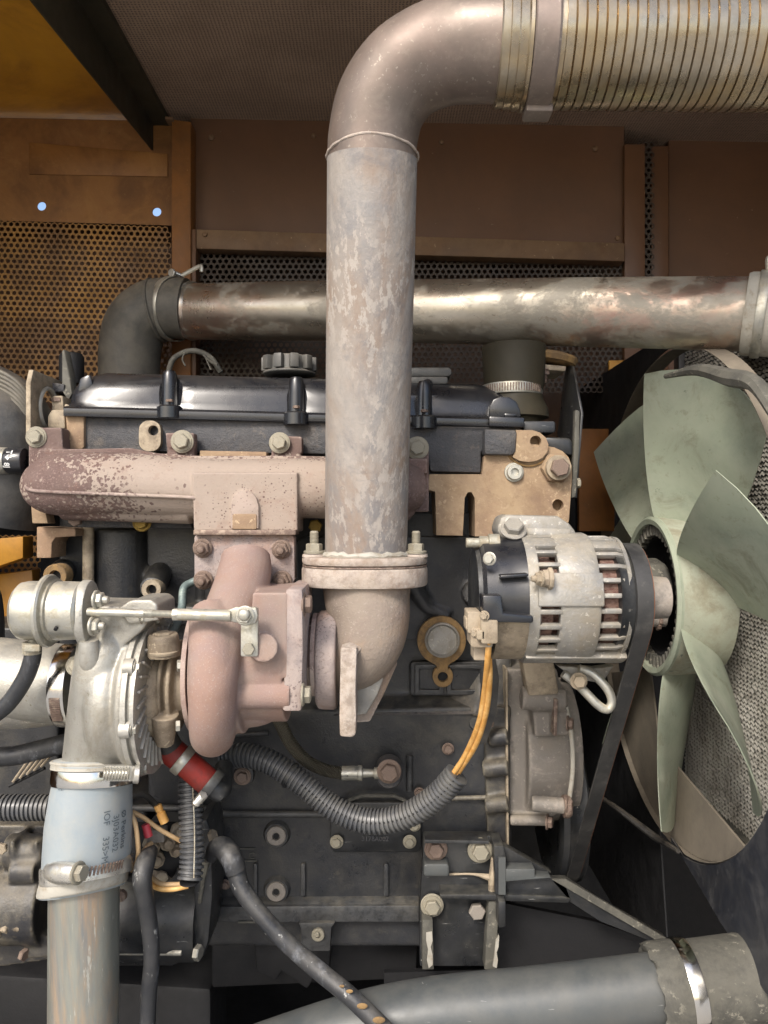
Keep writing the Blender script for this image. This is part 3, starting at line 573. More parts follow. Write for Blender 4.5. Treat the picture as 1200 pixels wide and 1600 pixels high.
obj('band_clamp', B().rev(hc, ax, [(.038, .0715), (.040, .0735), (.066, .0742), (.069, .0722), (.069, .07), (.038, .07)], 72, closed=True), 'elbowpipe', t, ang=30)
obj('clamp_lug', B().obox(hc+ax*.053+Vector((0, .01, -.075)), ax, Y, Z, .034, .03, .012), 'elbowpipe', t, bevel=.003)

# charge air pipe across the engine
t = thing('charge_pipe', 'stained shiny charge air pipe running across behind the exhaust riser', 'pipe', P(700, 545, .2))
pp = [(262, 486, .46, .0585), (300, 486, .45, .0585), (312, 487, .447, .062), (500, 486, .34, .0585), (700, 487, .235, .0585), (900, 488, .14, .0585), (1100, 490, .055, .0585), (1190, 492, .02, .0585)]
obj('tube', B().sweep([P(x, y, d) for x, y, d, r in pp], [.058, .058, .059, .0585, .0585, .0585, .0585, .0585], 64, 6), 'boost', t, ang=60)
axr = (P(1190, 492, .02)-P(1100, 490, .055)).normalized()
obj('bead', B().tor(P(300, 486, .45), axr, .0582, .004, 56, 10), 'boost', t, ang=180)
t = thing('charge_hose', 'dusty grey hose cuff with clamp at the right end of the charge pipe', 'hose', P(1180, 540, .02))
cc = P(1164, 491, .03)
obj('cuff', B().rev(cc, axr, [(0, .0588), (-.001, .0635), (.004, .0655), (.02, .0655), (.08, .065), (.16, .065)], 56), 'siliconelip', t)
clamp(t, cc+axr*.022, axr, .0665, .014, ang=PI*.28, m='steel', sr=.007)
obj('clamp_tail', B().sweep([cc+axr*.02+Vector((0, -.03, .06)), cc+axr*.018+Vector((0, -.035, .078)), cc+axr*.03+Vector((0, -.03, .082))], .004, 8, 4), 'steel', t)
t = thing('rubber_elbow', 'old grey rubber elbow joining the charge pipe at upper left', 'hose', P(210, 575, .46))
obj('elbow', B().sweep([P(292, 483, .45), P(268, 482, .452), P(238, 487, .456), P(212, 510, .46), P(203, 550, .465), P(202, 600, .47)], [.064, .064, .066, .066, .065, .064], 44, 6), 'oldrubber', t, ang=60)
clamp(t, P(272, 483, .452), axr, .0665, .017, ang=PI*.5, m='steel')
obj('fold', B().tor(P(246, 485, .455), (P(270, 482, .452)-P(230, 490, .457)), .0665, .003, 40, 8), 'oldrubber', t, ang=180)
obj('clamp_tail', B().sweep([P(285, 430, .40), P(300, 422, .395), P(314, 416, .39), P(315, 425, .39)], .0045, 8, 4), 'steel', t)

# lower blue grey pipe
t = thing('lower_pipe', 'blue grey scratched pipe crossing the bottom right with a chrome clamp', 'pipe', P(800, 1600, -.1))
pp = [(330, 1688, -.10), (430, 1650, -.10), (560, 1608, -.10), (680, 1584, -.1), (850, 1566, -.1), (1050, 1542, -.1)]
obj('tube', B().sweep([P(x, y, d) for x, y, d in pp], S(51, -.1), 56, 8), 'bluepipe', t, ang=60)
ax = (P(1050, 1542, -.1)-P(850, 1566, -.1)).normalized()
t = thing('lower_hose', 'dusty grey hose cuff with a bright band at the right end of the lower pipe', 'hose', P(1100, 1600, -.1))
c0 = P(1022, 1545, -.1)
jag = B(); rings = []
a_, u_, v_ = frame(ax)
for tt, rr, jt in ((0, S(52, -.1), 0), (-.002, S(62, -.1), .004), (.004, S(65, -.1), .002), (.03, S(66, -.1), 0), (.05, S(62, -.1), 0), (.14, S(63, -.1), 0), (.155, S(65, -.1), 0), (.2, S(66, -.1), 0)):
    rings.append([jag.bm.verts.new(c0+a_*(tt+random.uniform(-jt, jt))+(u_*math.cos(2*PI*i/60)+v_*math.sin(2*PI*i/60))*(rr+random.uniform(-jt, jt)*.3)) for i in range(60)])
jag.loft(rings); obj('cuff', jag, 'greycuff', t, ang=50)
clamp(t, c0+ax*.046, ax, S(65, -.1), .02, m='chrome', screw=False)
clamp(t, c0+ax*.152, ax, S(67, -.1), .016, ang=PI*1.12, m='greycuff', sm='boltdark', sr=.01)

# down pipe and silicone hose under the compressor
t = thing('down_pipe', 'streaked grey metal pipe rising from the bottom left into the pale hose', 'pipe', P(130, 1680, -.15))
obj('tube', B().sweep([P(130, 1720, -.15), P(131, 1500, -.15), P(132, 1360, -.15)], S(52.5, -.15), 56, 4), 'dpipe', t, ang=60)
t = thing('silicone_hose', 'pale blue silicone hose with two worm clamps below the compressor', 'hose', P(140, 1390, -.15))
hp = [(146, 1186, 57), (146, 1190, 61), (146, 1196, 61), (146, 1203, 59), (145, 1222, 59), (143, 1240, 61), (139, 1290, 65), (137, 1330, 66), (135, 1350, 65), (133, 1372, 64), (131, 1384, 65), (129, 1392, 63)]
hb = B(); rings = []
for i, (x, y, r) in enumerate(hp):
    c = P(x, y, -.15); k = max(0, (y-1290)/100); tl = -.17*k*r*.85/1000
    rings.append([hb.bm.verts.new(c+Vector((math.cos(2*PI*j/64)*S(r, -.15), math.sin(2*PI*j/64)*S(r, -.15), math.cos(2*PI*j/64)*S(r, -.15)*.15*k-math.sin(2*PI*j/64)*S(r, -.15)*(.22+.1*k)))) for j in range(64)])
hb.loft(rings); obj('hose_body', hb, 'silicone', t, ang=60)
lp = B().rev(P(146, 1193, -.15), Vector((0, .22, 1)), [(-.006, S(60, -.15)), (-.005, S(62.5, -.15)), (0, S(62, -.15)), (.003, S(64, -.15)), (.005, S(62, -.15)), (.005, S(50, -.15))], 56); obj('hose_lip', lp, 'siliconelip', t)
sk = B(); rings = []
for x, y, r in ((132.5, 1366, 65), (131, 1376, 66.5), (129.5, 1386, 67), (129, 1389, 66), (129, 1389, 50)):
    c = P(x, y, -.15); rings.append([sk.bm.verts.new(c+Vector((math.cos(2*PI*j/64)*S(r, -.15), math.sin(2*PI*j/64)*S(r, -.15), math.cos(2*PI*j/64)*S(r, -.15)*.16-math.sin(2*PI*j/64)*S(r, -.15)*.32))) for j in range(64)])
obj('hose_skirt', sk.loft(rings), 'siliconelip', t, ang=60)
clamp(t, P(146, 1211, -.15), Vector((0, .22, 1)), S(60.5, -.15), .022, ang=0, m='chrome', screw=False)
k = B(); c = P(185, 1209, -.212); tdir = Vector((1, .35, -.12)).normalized()
k.obox(c+Vector((-.0, .004, 0)), tdir, tdir.cross(Z), Z, .036, .006, .02)
pf = []
for i in range(9): pf += [(i*.0037, .0095), (i*.0037+.0018, .0068)]
k.rev(c-tdir*.018, tdir, pf, 14); obj('clamp_screw', k, 'clampsteel', t)
h = B().rev(c+tdir*.017, tdir, [(0, .006), (.002, .012), (.008, .0125), (.009, .011)], 20); hd = obj('screw_head', h, 'clampsteel', t)
sx = c+tdir*.0262+Vector((.0, -.0015, .0)); 
obj('screw_slot', B().obox(c+tdir*.0262, Vector((0, -.3, 1)), tdir, tdir.cross(Vector((0, -.3, 1))), .02, .0012, .002), 'dark', t)
# lower tilted clamp
tax = Vector((-.15, .32, 1)).normalized(); cc = P(136, 1358, -.15)
clamp(t, cc, tax, S(66.5, -.15), .021, m='clampsteel', screw=False)
hs = B().sweep([P(78, 1362, -.196), P(90, 1364, -.208), P(108, 1365, -.217), P(124, 1365, -.222)], [.011, .0145, .0145, .012], 16, 4, .7); obj('clamp_housing', hs, 'clampsteel', t)
bolt(t, P(122, 1364, -.222), .0105, ax=(.9, -.35, .1), kind='hex', m='bolt', name='clamp_screw')
kk = B()
for i in range(15):
    u = i/14; a = -PI/2+math.radians(2+u*66); d = Vector((math.cos(a), math.sin(a), 0)); R_ = S(68, -.15)
    kk.obox(cc+Vector((d.x*R_, d.y*R_, d.x*R_*.15-d.y*R_*.32+.001)), Vector((.25, 0, 1)), d, Vector((.25, 0, 1)).cross(d), .013, .0018, .0022)
obj('band_thread', kk, 'boltdark', t, kind='stuff')
# printed text running down the hose
def hp_fn(a0, ztop):
    R_ = S(66.2, -.15)
    def f(u, v):
        py = ztop+u*1000*1.2/1.05; 
        rr = S(61+min(5.5, max(0, (py-1235)/13))+.5, -.15); a = a0+v/rr
        cx = P(144-(py-1235)*.07, py, -.15)
        return Vector((cx.x+math.sin(a)*rr, cx.y-math.cos(a)*rr, cx.z+.012))
    return f
text('IOF    335>M', .0125, 'ink', t, hp_fn(.66, 1262), 'lettering')
text('3J03A032', .0125, 'ink', t, hp_fn(.90, 1272), 'lettering')
text('\u00d8 Perkins', .0125, 'ink', t, hp_fn(1.13, 1270), 'lettering', bold=.0001)
text('64', .008, 'ink', t, lambda u, v: Vector((P(112, 1211, -.15).x+u, -.15-math.sqrt(max(0, S(62.6, -.15)**2-(P(112, 1211, -.15).x+u-P(146, 1211, -.15).x)**2)), P(112, 1215, -.15).z+v)), 'lettering')
# ================================================================ engine block
t = thing('engine_block', 'black painted engine block filling the middle below the manifold', 'engine block', P(440, 1450, .3))
b = B()
b.prism([(92, 800), (790, 800), (790, 1100), (560, 1100), (92, 1100)], .135, .55)
b.prism([(230, 1112), (800, 1104), (800, 1480), (325, 1480), (325, 1260), (230, 1260)], .105, .5)
b.pr([P(230, 1116, .105), P(800, 1108, .105), P(800, 1080, .137), P(230, 1090, .137)], (0, .2, 0))
obj('block_body', b, 'block', t, voxel=.004, smooth=3)
obj('face_ledge', B().pr([P(520, 1120, .099), P(790, 1116, .099), P(790, 1090, .128), P(560, 1092, .128)], (0, .03, 0)), 'head', t, bevel=.003)  # paler than the block: sky light on the slope put into its colour
# upper recess relief: webs and drilled bosses
r = B()
for x0, x1, y0, y1, yy in ((146, 232, 826, 960, .10), (300, 330, 850, 960, .11), (255, 275, 850, 905, .12)):
    r.sweep([P((x0+x1)/2, y0, yy+.035), P((x0+x1)/2, y1, yy+.035)], S((x1-x0)/2, yy), 24, 1, .75)
r.sweep([P(238, 921, .062), P(250, 895, .14)], S(20, .06), 20, 1); r.sweep([P(90, 902, .05), P(100, 890, .15)], S(20, .05), 20, 1)
r.prism([(88, 940), (330, 948), (330, 975), (88, 985)], .10, .2)
obj('upper_webs', r, 'block', t, voxel=.0035, smooth=4)
for x, y, rr, dd, mm in ((238, 921, 16, .05, 'brown'), (88, 900, 19, .04, 'tangasket')):
    c = P(x, y, dd); rs = S(rr, dd)
    obj('drilled_boss', B().rev(c, -Y, [(-.02, rs), (.004, rs), (.006, rs*.92), (.006, rs*.5), (-.018, rs*.46)], 28), mm, t)
    obj('boss_hole', B().rev(c, -Y, [(-.012, rs*.48), (-.008, rs*.48)], 20), 'dark', t)
b = B(); b.sweep([P(138, 820, .10), P(138, 930, .10)], S(9, .1), 12, 1, .8); obj('dusty_rib', b, 'brown', t)
# left mounting ear, tan
obj('tan_ear', B().prism([(57, 823), (118, 826), (118, 838), (86, 840), (81, 848), (80, 872), (57, 872)], .06, .12), 'tan', t, bevel=.002)
obj('face_rib', B().prism([(120, 808), (300, 812), (300, 826), (120, 824)], .04, .12), 'head', t, bevel=.003)
for x, y, m_ in ((119, 812, 'boltdark'), (222, 816, 'brass'), (493, 822, 'brass')): bolt2(t, x, y, .03, 11, kind='hexflat' if x != 222 else 'hex', m=m_)
# right of the riser: smooth plain panel, core plug recess frames
r = B(); r.rrect(462, 838, 745, 1000, .118, .2, 18); r.rrect(640, 1034, 762, 1088, .118, .2, 8)
r.sweep([P(740, 925, .10), P(752, 938, .14)], S(20, .1), 20, 2)
r.sweep([P(640, 900, .11), P(666, 945, .125), P(700, 965, .125)], S(14, .11), 16, 5)
cut = B(); cut.rrect(655, 1044, 690, 1080, .10, .145, 5); cut.rrect(697, 1044, 748, 1080, .10, .145, 5)
obj('side_relief', r, 'block', t, voxel=.0028, smooth=3)
k = B()
for a, bb_ in ((648, 694), (698, 758)):
    k.plate([P(x, y, .112) for x, y in ((a, 1038), (bb_, 1038), (bb_, 1086), (a, 1086))], [[P(x, y, .112) for x, y in ((a+8, 1046), (a+8, 1078), (bb_-8, 1078), (bb_-8, 1046))]], (0, .012, 0))
obj('pocket_frame', k, 'block', t, bevel=.002)
# lower face: flange ribs and pads
b = B(); b.sweep([P(330, 1272, .1), P(520, 1272, .1)], .006, 12, 1); b.sweep([P(200, 1262, .1), P(335, 1264, .1)], .006, 12, 1)
b.pr([P(330, 1404, .10), P(655, 1402, .10), P(655, 1416, .085), P(330, 1418, .085)], (0, .05, 0)); b.prism([(330, 1417), (655, 1415), (655, 1441), (330, 1442)], .083, .2)
obj('rail_flange', b, 'block', t, bevel=.0025)
for a_, c_, y_ in (((372, 1326), (400, 1326), .104), ((375, 1345), (402, 1345), .104), ((372, 1441), (398, 1441), .082)): obj('cast_mark', B().sweep([P(*a_, y_), P(*c_, y_)], .0018, 8, 1), 'greycuff', t)
text('C', .016, 'greycuff', t, lambda u, v: P(388, 1342, .1035)+Vector((u, 0, v)), 'cast_letter')
text('6', .018, 'block', t, lambda u, v: P(568, 1358, .103)+Vector((u, 0, v)), 'cast_letter', bold=.0008)
obj('core_print', B().sweep([P(640, 1262, .1), P(655, 1250, .1), P(760, 1246, .095)], .004, 10, 4), 'blockdust', t)
for x, y in ((432, 1305), (432, 1392)):
    c = P(x, y, .098); obj('plug_boss', B().rev(c, -Y, [(-.02, S(26, .1)), (0, S(19, .1)), (.002, S(18, .1))], 28), 'block', t)
    bolt2(t, x, y, .095, 15, kind='plug', m='timing', name='threaded_plug')
    obj('boss_hole', B().rev(c, -Y, [(-.004, .005), (.004, .005)], 16), 'dark', t)
# right edge of block near the timing case: studs and lumps
r = B()
for y, l in ((1150, 30), (1198, 40), (1255, 36)): r.sweep([P(795-l, y+4, .09), P(795, y, .08)], S(13, .09), 16, 1)
r.prism([(756, 1105), (798, 1105), (798, 1330), (762, 1330)], .092, .2)
r.pr([P(700, 1090, .13), P(760, 1000, .13), P(800, 1000, .12), P(800, 1120, .10), P(740, 1120, .10)], (0, .1, 0))
obj('edge_lumps', r, 'blockdust', t, voxel=.003, smooth=4)

# sump below
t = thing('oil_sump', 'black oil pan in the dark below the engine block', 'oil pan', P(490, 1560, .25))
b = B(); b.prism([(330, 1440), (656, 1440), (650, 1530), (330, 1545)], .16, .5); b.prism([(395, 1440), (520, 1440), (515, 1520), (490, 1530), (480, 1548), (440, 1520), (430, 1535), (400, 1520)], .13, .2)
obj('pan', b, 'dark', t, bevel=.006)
b = B(); b.prism([(466, 1442), (524, 1442), (518, 1450), (516, 1487), (470, 1487), (470, 1452)], .075, .10); obj('sump_lug', b, 'block', t, bevel=.003)
bolt2(t, 497, 1460, .073, 10, kind='plug', m='bolt'); bolt2(t, 495, 1459, .07, 4.5, kind='hexflat', m='bolt')

# oval cover plate with lettering
t = thing('side_cover', 'black cover plate with embossed number, two pale bolts, below the thick loom', 'cover plate', P(585, 1330, .1))
b = B(); b.prism([(516, 1262), (522, 1254), (650, 1254), (658, 1262), (658, 1325), (652, 1332), (522, 1332), (516, 1325)], .094, .12); obj('plate', b, 'paintedblack', t, bevel=.002)
b = B(); b.sweep([P(x, y, .09) for x, y in ((530, 1262), (545, 1250), (565, 1243), (615, 1243), (632, 1250), (645, 1262))], .0035, 10, 1); obj('arched_edge', b, 'greycuff', t)
text('3178A002', .011, 'head', t, lambda u, v: P(565, 1314, .0925)+Vector((u, 0, v)), 'cast_lettering', bold=.0004)
for x, y in ((526, 1315), (640, 1315), (531, 1270), (648, 1290)): bolt2(t, x, y, .09, 7 if y > 1300 else 6, kind='washer', m='bolt')

t = bpy.data.objects['engine_block']
for a_, c_, r_ in (((350, 1150), (420, 1146), .004), ((640, 1180), (640, 1235), .006)): obj('face_rib', B().sweep([P(*a_, .102), P(*c_, .102)], r_, 10, 1), 'block', t)
for x in (395, 470, 600): obj('face_rib', B().rrect(x, 1350, x+7, 1401, .098, .11, 3), 'block', t, bevel=.0015)
for x, y, r_ in ((352, 1382, 6), (655, 1238, 6), (700, 1170, 7), (765, 1130, 7)): bolt2(t, x, y, .098, r_, kind='hex', m='boltdark')
# rust ringed plug with drain eye
t = thing('core_plug', 'silver core plug in an ochre rusty ring with a small eye below', 'core plug', P(692, 1070, .1))
out = cpx(690, 1001, 38, 34, 68, 68+304+40)[:0] + [(690+38*math.cos(math.radians(a)), 1001+38*math.sin(math.radians(a))) for a in range(112, 429, 9)]
out += [(700, 1040), (700, 1046)] + [(692+16*math.cos(math.radians(a)), 1057+17*math.sin(math.radians(a))) for a in range(-50, 231, 14)] + [(684, 1046), (682, 1040)]
b = B().plate([P(x, y, .10) for x, y in out], [circ(692, 1058, .10, 8, 14)], (0, .015, 0)); obj('ring', b, 'tangasket', t, bevel=.0015)
c = P(691, 1000, .10); obj('plug_disc', B().rev(c, -Y, [(-.002, S(28, .1)), (.006, S(27, .1)), (.007, S(25, .1)), (.0035, S(23.5, .1)), (.002, S(22, .1)), (.0025, .0001)], 40), 'aludirty', t)
obj('eye_hole', B().rev(P(692, 1058, .11), -Y, [(-.005, .009), (.0, .009)], 16), 'dark', t)

# ================================================================ cylinder head
t = thing('cylinder_head', 'cylinder head with grey black textured face and tan dusty right end', 'cylinder head', P(470, 800, .25))
b = B(); b.prism([(124, 648), (812, 664), (812, 700), (755, 740), (672, 742), (600, 800), (100, 800), (95, 700), (126, 690)], .075, .5); obj('head_body', b, 'head', t, bevel=.003)
b = B(); b.prism([(128, 651), (510, 659), (815, 668), (815, 681), (815, 694), (770, 696), (752, 706), (752, 739), (672, 737), (668, 712), (128, 704)], .058, .1); obj('upper_face', b, 'head', t, bevel=.004)
obj('face_step', B().prism([(102, 646), (131, 647), (131, 698), (128, 702), (106, 702)], .05, .1), 'tan', t, bevel=.002)
b = B(); b.prism([(100, 630), (100, 640), (130, 648), (130, 640)], .05, .1); b.prism([(74, 650), (80, 640), (100, 640), (102, 670), (74, 668)], .055, .12); b.prism([(82, 618), (98, 618), (100, 645), (80, 645)], .07, .11)
obj('left_steps', b, 'brown', t, bevel=.003)
obj('lug', B().rrect(217, 657, 251, 705, .045, .08, 15, 6), 'brown', t, bool_=B().rev(P(235, 671, .03), Y, [(-.01, S(8, .045)), (.04, S(8, .045))], 20), ang=30)
obj('lug_hole_shade', B().rev(P(235, 671, .0572), -Y, [(-.004, S(9, .045)), (.0, S(9, .045))], 20), 'dark', t)  # near-black disc, the shade inside the lug's hole as colour
obj('tan_strip', B().prism([(312, 704), (416, 706), (416, 717), (312, 716)], .03, .08), 'tan', t, bevel=.001)
# tan end plate with two slots
slot = lambda x0, x1, y0, y1: [P(x0, y1, .04)]+[P(x0, y0+6, .04), P((x0*3+x1)/4, y0+1, .04), P((x0+x1)/2, y0, .04), P((x0+3*x1)/4, y0+1, .04), P(x1, y0+6, .04)]+[P(x1, y1, .04)]
o_ = [(671, 741), (668, 765), (680, 768), (682, 836), (723, 837), (726, 778), (731, 769), (737, 769), (742, 778), (742, 838), (760, 838), (800, 840), (884, 830), (889, 812), (894, 742), (893, 727), (888, 714), (879, 705), (866, 699), (850, 696), (800, 690), (757, 712), (753, 741)]
b = B().pr([P(x, y, .045) for x, y in o_], (0, .1, 0)); b.bm.normal_update(); bmesh.ops.triangulate(b.bm, faces=[f for f in b.bm.faces if len(f.verts) > 6])
ct = B()
for x, y, rr in ((873, 789, 9),): ct.rev(P(x, y, .04), Y, [(-.02, S(rr, .04)), (.03, S(rr, .04))], 20)
obj('end_plate', b, 'tan', t, bevel=0, bool_=ct, ang=30)
b = B().prism([(806, 672), (832, 672), (844, 676), (853, 684), (857, 695), (855, 706), (848, 715), (838, 720), (826, 722), (812, 720), (801, 714), (806, 700)], .035, .08)
ct = B().rev(P(838, 689, .03), Y, [(-.02, S(9, .03)), (.03, S(9, .03))], 20)
obj('thermostat_pad', b, 'tan', t, bool_=ct, ang=30)
b = B().prism([(757, 670), (808, 672), (806, 706), (800, 711), (757, 710)], .03, .08); obj('front_block', b, 'head', t, bevel=.004)
b = B().prism([(852, 683), (890, 684), (895, 690), (895, 712), (870, 706), (856, 700)], .05, .1); obj('corner_block', b, 'paintedblack', t, bevel=.004)
obj('sealing_arc', B().tor(P(826, 690, .043), -Y, S(38, .04), .0018, 24, 8, PI*.9, PI*1.75), 'tangasket', t)
bolt2(t, 803, 738, .045, 12, kind='allen', m='steel', name='socket_screw')
obj('stepped_washer', B().rev(P(868, 731, .045), -Y, [(0, S(26, .045)), (.012, S(24, .045))], 6), 'tan', t, bevel=.003)
obj('stepped_washer', B().rev(P(872, 731, .032), -Y, [(0, S(20, .045)), (.006, S(19, .045))], 24), 'brown', t)
bolt2(t, 874, 731, .026, 15, kind='hexflat', m='boltdark')
for x, y, rr, k_ in ((285, 690, 12, 'washer'), (437, 692, 11, 'washer'), (652, 700, 12, 'washer'), (57, 683, 11, 'washer')): bolt2(t, x, y, .018, rr, kind=k_, m='bolt', spin=.3)

# ================================================================ valve cover
TV = t = thing('valve_cover', 'glossy black moulded valve cover on top of the engine', 'valve cover', P(460, 665, .2))
def yc(px): return .05+.00003*(px-460)
prof = [(.000, .000), (.000, .012), (.003, .015), (.010, .017), (.0125, .028), (.015, .042), (.020, .056), (.030, .069), (.048, .079), (.085, .085), (.16, .087), (.17, .0)]   # (depth, height)
def lipz(px): return 650+(px-120)*.0262
bb = B(); rings = []
for px, sc_ in ((99, .25), (103, .62), (112, .82), (130, .92), (150, 1.), (300, 1), (500, 1), (700, 1), (750, 1), (772, .93), (792, .86), (812, .70), (818, .5)):
    base = P(px, lipz(px), yc(px)); ring_ = []
    for dp, hh in prof:
        h2 = hh if hh < .018 else .018+(hh-.018)*sc_*(1 if px < 700 else .97)
        ring_.append(bb.bm.verts.new(base+Vector((0, dp+(.0 if hh < .018 else (1-sc_)*.02), h2))))
    rings.append(ring_)
bb.loft(rings)
ct = B()
for px, py in ((265, 618), (463, 628), (663, 634)):
    ct.rev(P(px, py+15, .052), Z, [(0, .0175), (.03, .022), (.10, .029)], 28)
obj('cover_shell', bb, 'cover', t, bool_=ct, bevel=.0015, ang=30)
for px, py in ((265, 618), (463, 628), (663, 634)):
    obj('bolt_tower', B().rev(P(px, py+15, .068), Z, [(-.002, .0135), (.030, .0125), (.050, .012), (.056, .009)], 28), 'cover', t)
    obj('lug', B().rev(P(px, py+36, .054), Z, [(0, .0205), (.018, .0205), (.0205, .018)], 32), 'cover', t)
    bolt(t, P(px, py+10, .044), .006, kind='hexflat', m='boltdark', ax=(0, 0, 1))
b = B(); b.prism([(118, 622), (124, 590), (140, 584), (145, 600), (136, 622)], .06, .12); obj('end_horn', b, 'cover', t, bevel=.004)
b = B(); b.prism([(764, 652), (765, 634), (771, 624), (782, 619), (796, 620), (807, 627), (813, 640), (815, 652)], .055, .12); b.prism([(764, 650), (820, 652), (820, 668), (764, 666)], .045, .1); b.prism([(788, 645), (808, 646), (806, 652), (788, 652)], .05, .06)
obj('end_hood', b, 'cover', t, bevel=.003)
b = B(); b.sweep([P(100, 648, .049), P(500, 658, .05), P(818, 667, .052)], .0016, 8, 1); obj('seam_gasket', b, 'dark', t)
b = B(); b.box(P(640, 600, .14), P(712, 590, .10)+Vector((0, 0, .0))); b2 = B(); b2.rrect(636, 574, 706, 588, .10, .17, 6); b2.rrect(640, 588, 700, 600, .10, .17, 4); obj('breather_block', b2, 'knob', t, bevel=.003); b.bm.free()
obj('breather_screw', B().sph(P(668, 600, .095), .009, 16), 'cover', t)
# oil filler cap
t = TV
b = B(); c = P(452, 586, .14)
b.rev(c, Z, [(0, .046), (.004, .046), (.006, .038), (.030, .037), (.031, .034)], 40)
for i in range(10):
    a = 2*PI*i/10; d = Vector((math.cos(a), math.sin(a), 0)); b.obox(c+d*.040+Z*.018, d, Z, d.cross(Z), .016, .024, .015)
obj('oil_filler_cap', b, 'knob', t, bevel=.0025, label='grey castellated oil filler cap')
# loose frayed cable hoop behind cover
tagit(obj('frayed_hoop', B().sweep([P(262, 585, .3), P(272, 560, .3), P(300, 548, .3), P(328, 558, .3), P(345, 582, .3)], .0055, 12, 6), 'greycuff'), 'grey frayed hose loop sticking up behind the black valve cover', 'hose')
tagit(obj('frayed_wires', B().sweep([P(318, 555, .29), P(330, 566, .285), P(340, 570, .28)], .002, 6, 4).sweep([P(320, 556, .29), P(326, 570, .285), P(330, 578, .28)], .0015, 6, 4).sweep([P(288, 552, .29), P(285, 562, .285), P(290, 572, .28)], .0015, 6, 4), 'greycuff'), 'thin frayed strands hanging from the grey hose loop', 'strands')

# coolant outlet on the right end
t = thing('coolant_outlet', 'black coolant hose stub with ridged clamp at the right end of the valve cover', 'hose', P(805, 665, .12))
ax_ = Z
obj('hose', B().rev(P(803, 668, .13), Z, [(0, .046), (.014, .046), (.016, .060), (.032, .058), (.047, .050), (.06, .049), (.075, .052), (.14, .055)], 44), 'olive', t)  # dim olive colour puts the hose in shadow
clamp(t, P(800, 611, .13), Z, .0505, .018, m='steel', screw=False)
kk = B()
for i in range(24):
    a = -PI/2+math.radians(-62+i*5); d = Vector((math.cos(a), math.sin(a), 0)); kk.obox(P(800, 611, .13)+d*.0525, Z, d, Z.cross(d), .013, .0016, .002)
obj('clamp_thread', kk, 'boltdark', t, kind='stuff')
obj('flange', B().rrect(818, 658, 868, 676, .06, .14, 4), 'paintedblack', t, bevel=.002)
# slanted plate bracket with round rubber mount
t = thing('plate_bracket', 'tall worn black steel bracket plate standing beside the right end of the engine', 'bracket', P(893, 775, .06))
b = B().pr([PX(880, 568, .30), PX(872, 700, .30), PX(893, 778, .2945), PX(905, 640, .2945)], (.006, 0, 0))
b = B(); b.pr([P(884, 570, .18), P(894, 572, .10), P(908, 645, .05), P(898, 778, .05), P(889, 776, .055), P(884, 700, .12), P(870, 680, .16)], (.004, 0, 0)); obj('plate', b, 'paintedblack', t, bevel=.001)
b = B(); b.prism([(899, 640), (906, 642), (905, 700), (900, 776), (893, 778), (897, 700)], .045, .06); obj('plate_edge', b, 'greycuff', t, bevel=.0015)
bolt2(t, 901, 755, .05, 8, ax=(1, 0, 0), kind='hexflat', m='bolt')
obj('mount_disc', B().rev(P(856, 566, .16), Vector((.15, 0, 1)), [(-.004, .030), (-.002, .048), (.006, .052), (.010, .05), (.015, .034)], 36), 'tangasket', t)
obj('mount_plate', B().prism([(822, 566), (885, 572), (884, 580), (828, 576)], .12, .2), 'brown', t, bevel=.002)
bolt(t, P(851, 577, .13), .009, ax=(0, 0, -1), kind='longstud', m='boltdark', name='stud')

# left end lifting eye and brackets
t = thing('lifting_eye', 'worn steel lifting bracket with round hole at the left end of the head', 'bracket', P(60, 680, .1))
zz = [P(36, 688, .02), P(38, 640, .02), P(42, 580, .02), P(47, 574, .02)]
xl = P(40, 640, .02).x
def QX(px, py, xx=xl): return PX(px, py, xx)
ob = [Vector((xl, y, z)) for y, z in ((.02, .112), (.02, .205), (.03, .228), (.13, .228), (.20, .22), (.20, .15), (.12, .11))]
ho = [Vector((xl, .085+.034*math.cos(2*PI*i/24), .172+.034*math.sin(2*PI*i/24))) for i in range(24)]
obj('eye_plate', B().plate(ob, [ho], (.008, 0, 0)), 'brown', t, bevel=.0015)
obj('eye_lit_lip', B().tor((xl+.009, .085, .172), X, .034, .0035, 40, 8), 'siliconelip', t)  # pale ring added for the lit rim of the hole
obj('eye_foot', B().prism([(68, 596), (100, 600), (100, 612), (76, 612)], .1, .16), 'head', t, bevel=.002)
bolt2(t, 90, 628, .075, 9, ax=(0, 0, 1), kind='hexflat', m='boltdark')
tagit(obj('guide_blade', B().pr([P(97, 548, .14), P(100, 546, .14), P(108, 585, .12), (P(112, 615, .1)), P(106, 626, .1), P(97, 610, .1)], (.003, .02, 0)), 'greycuff', bevel=.001), 'thin grey metal blade standing up left of the valve cover', 'bracket')
tagit(obj('filter_can', B().rev(P(112, 600, .22), Z, [(0, .022), (.05, .022), (.056, .018)], 24), 'dark', bevel=.0), 'small black can behind the thin grey blade', 'can')

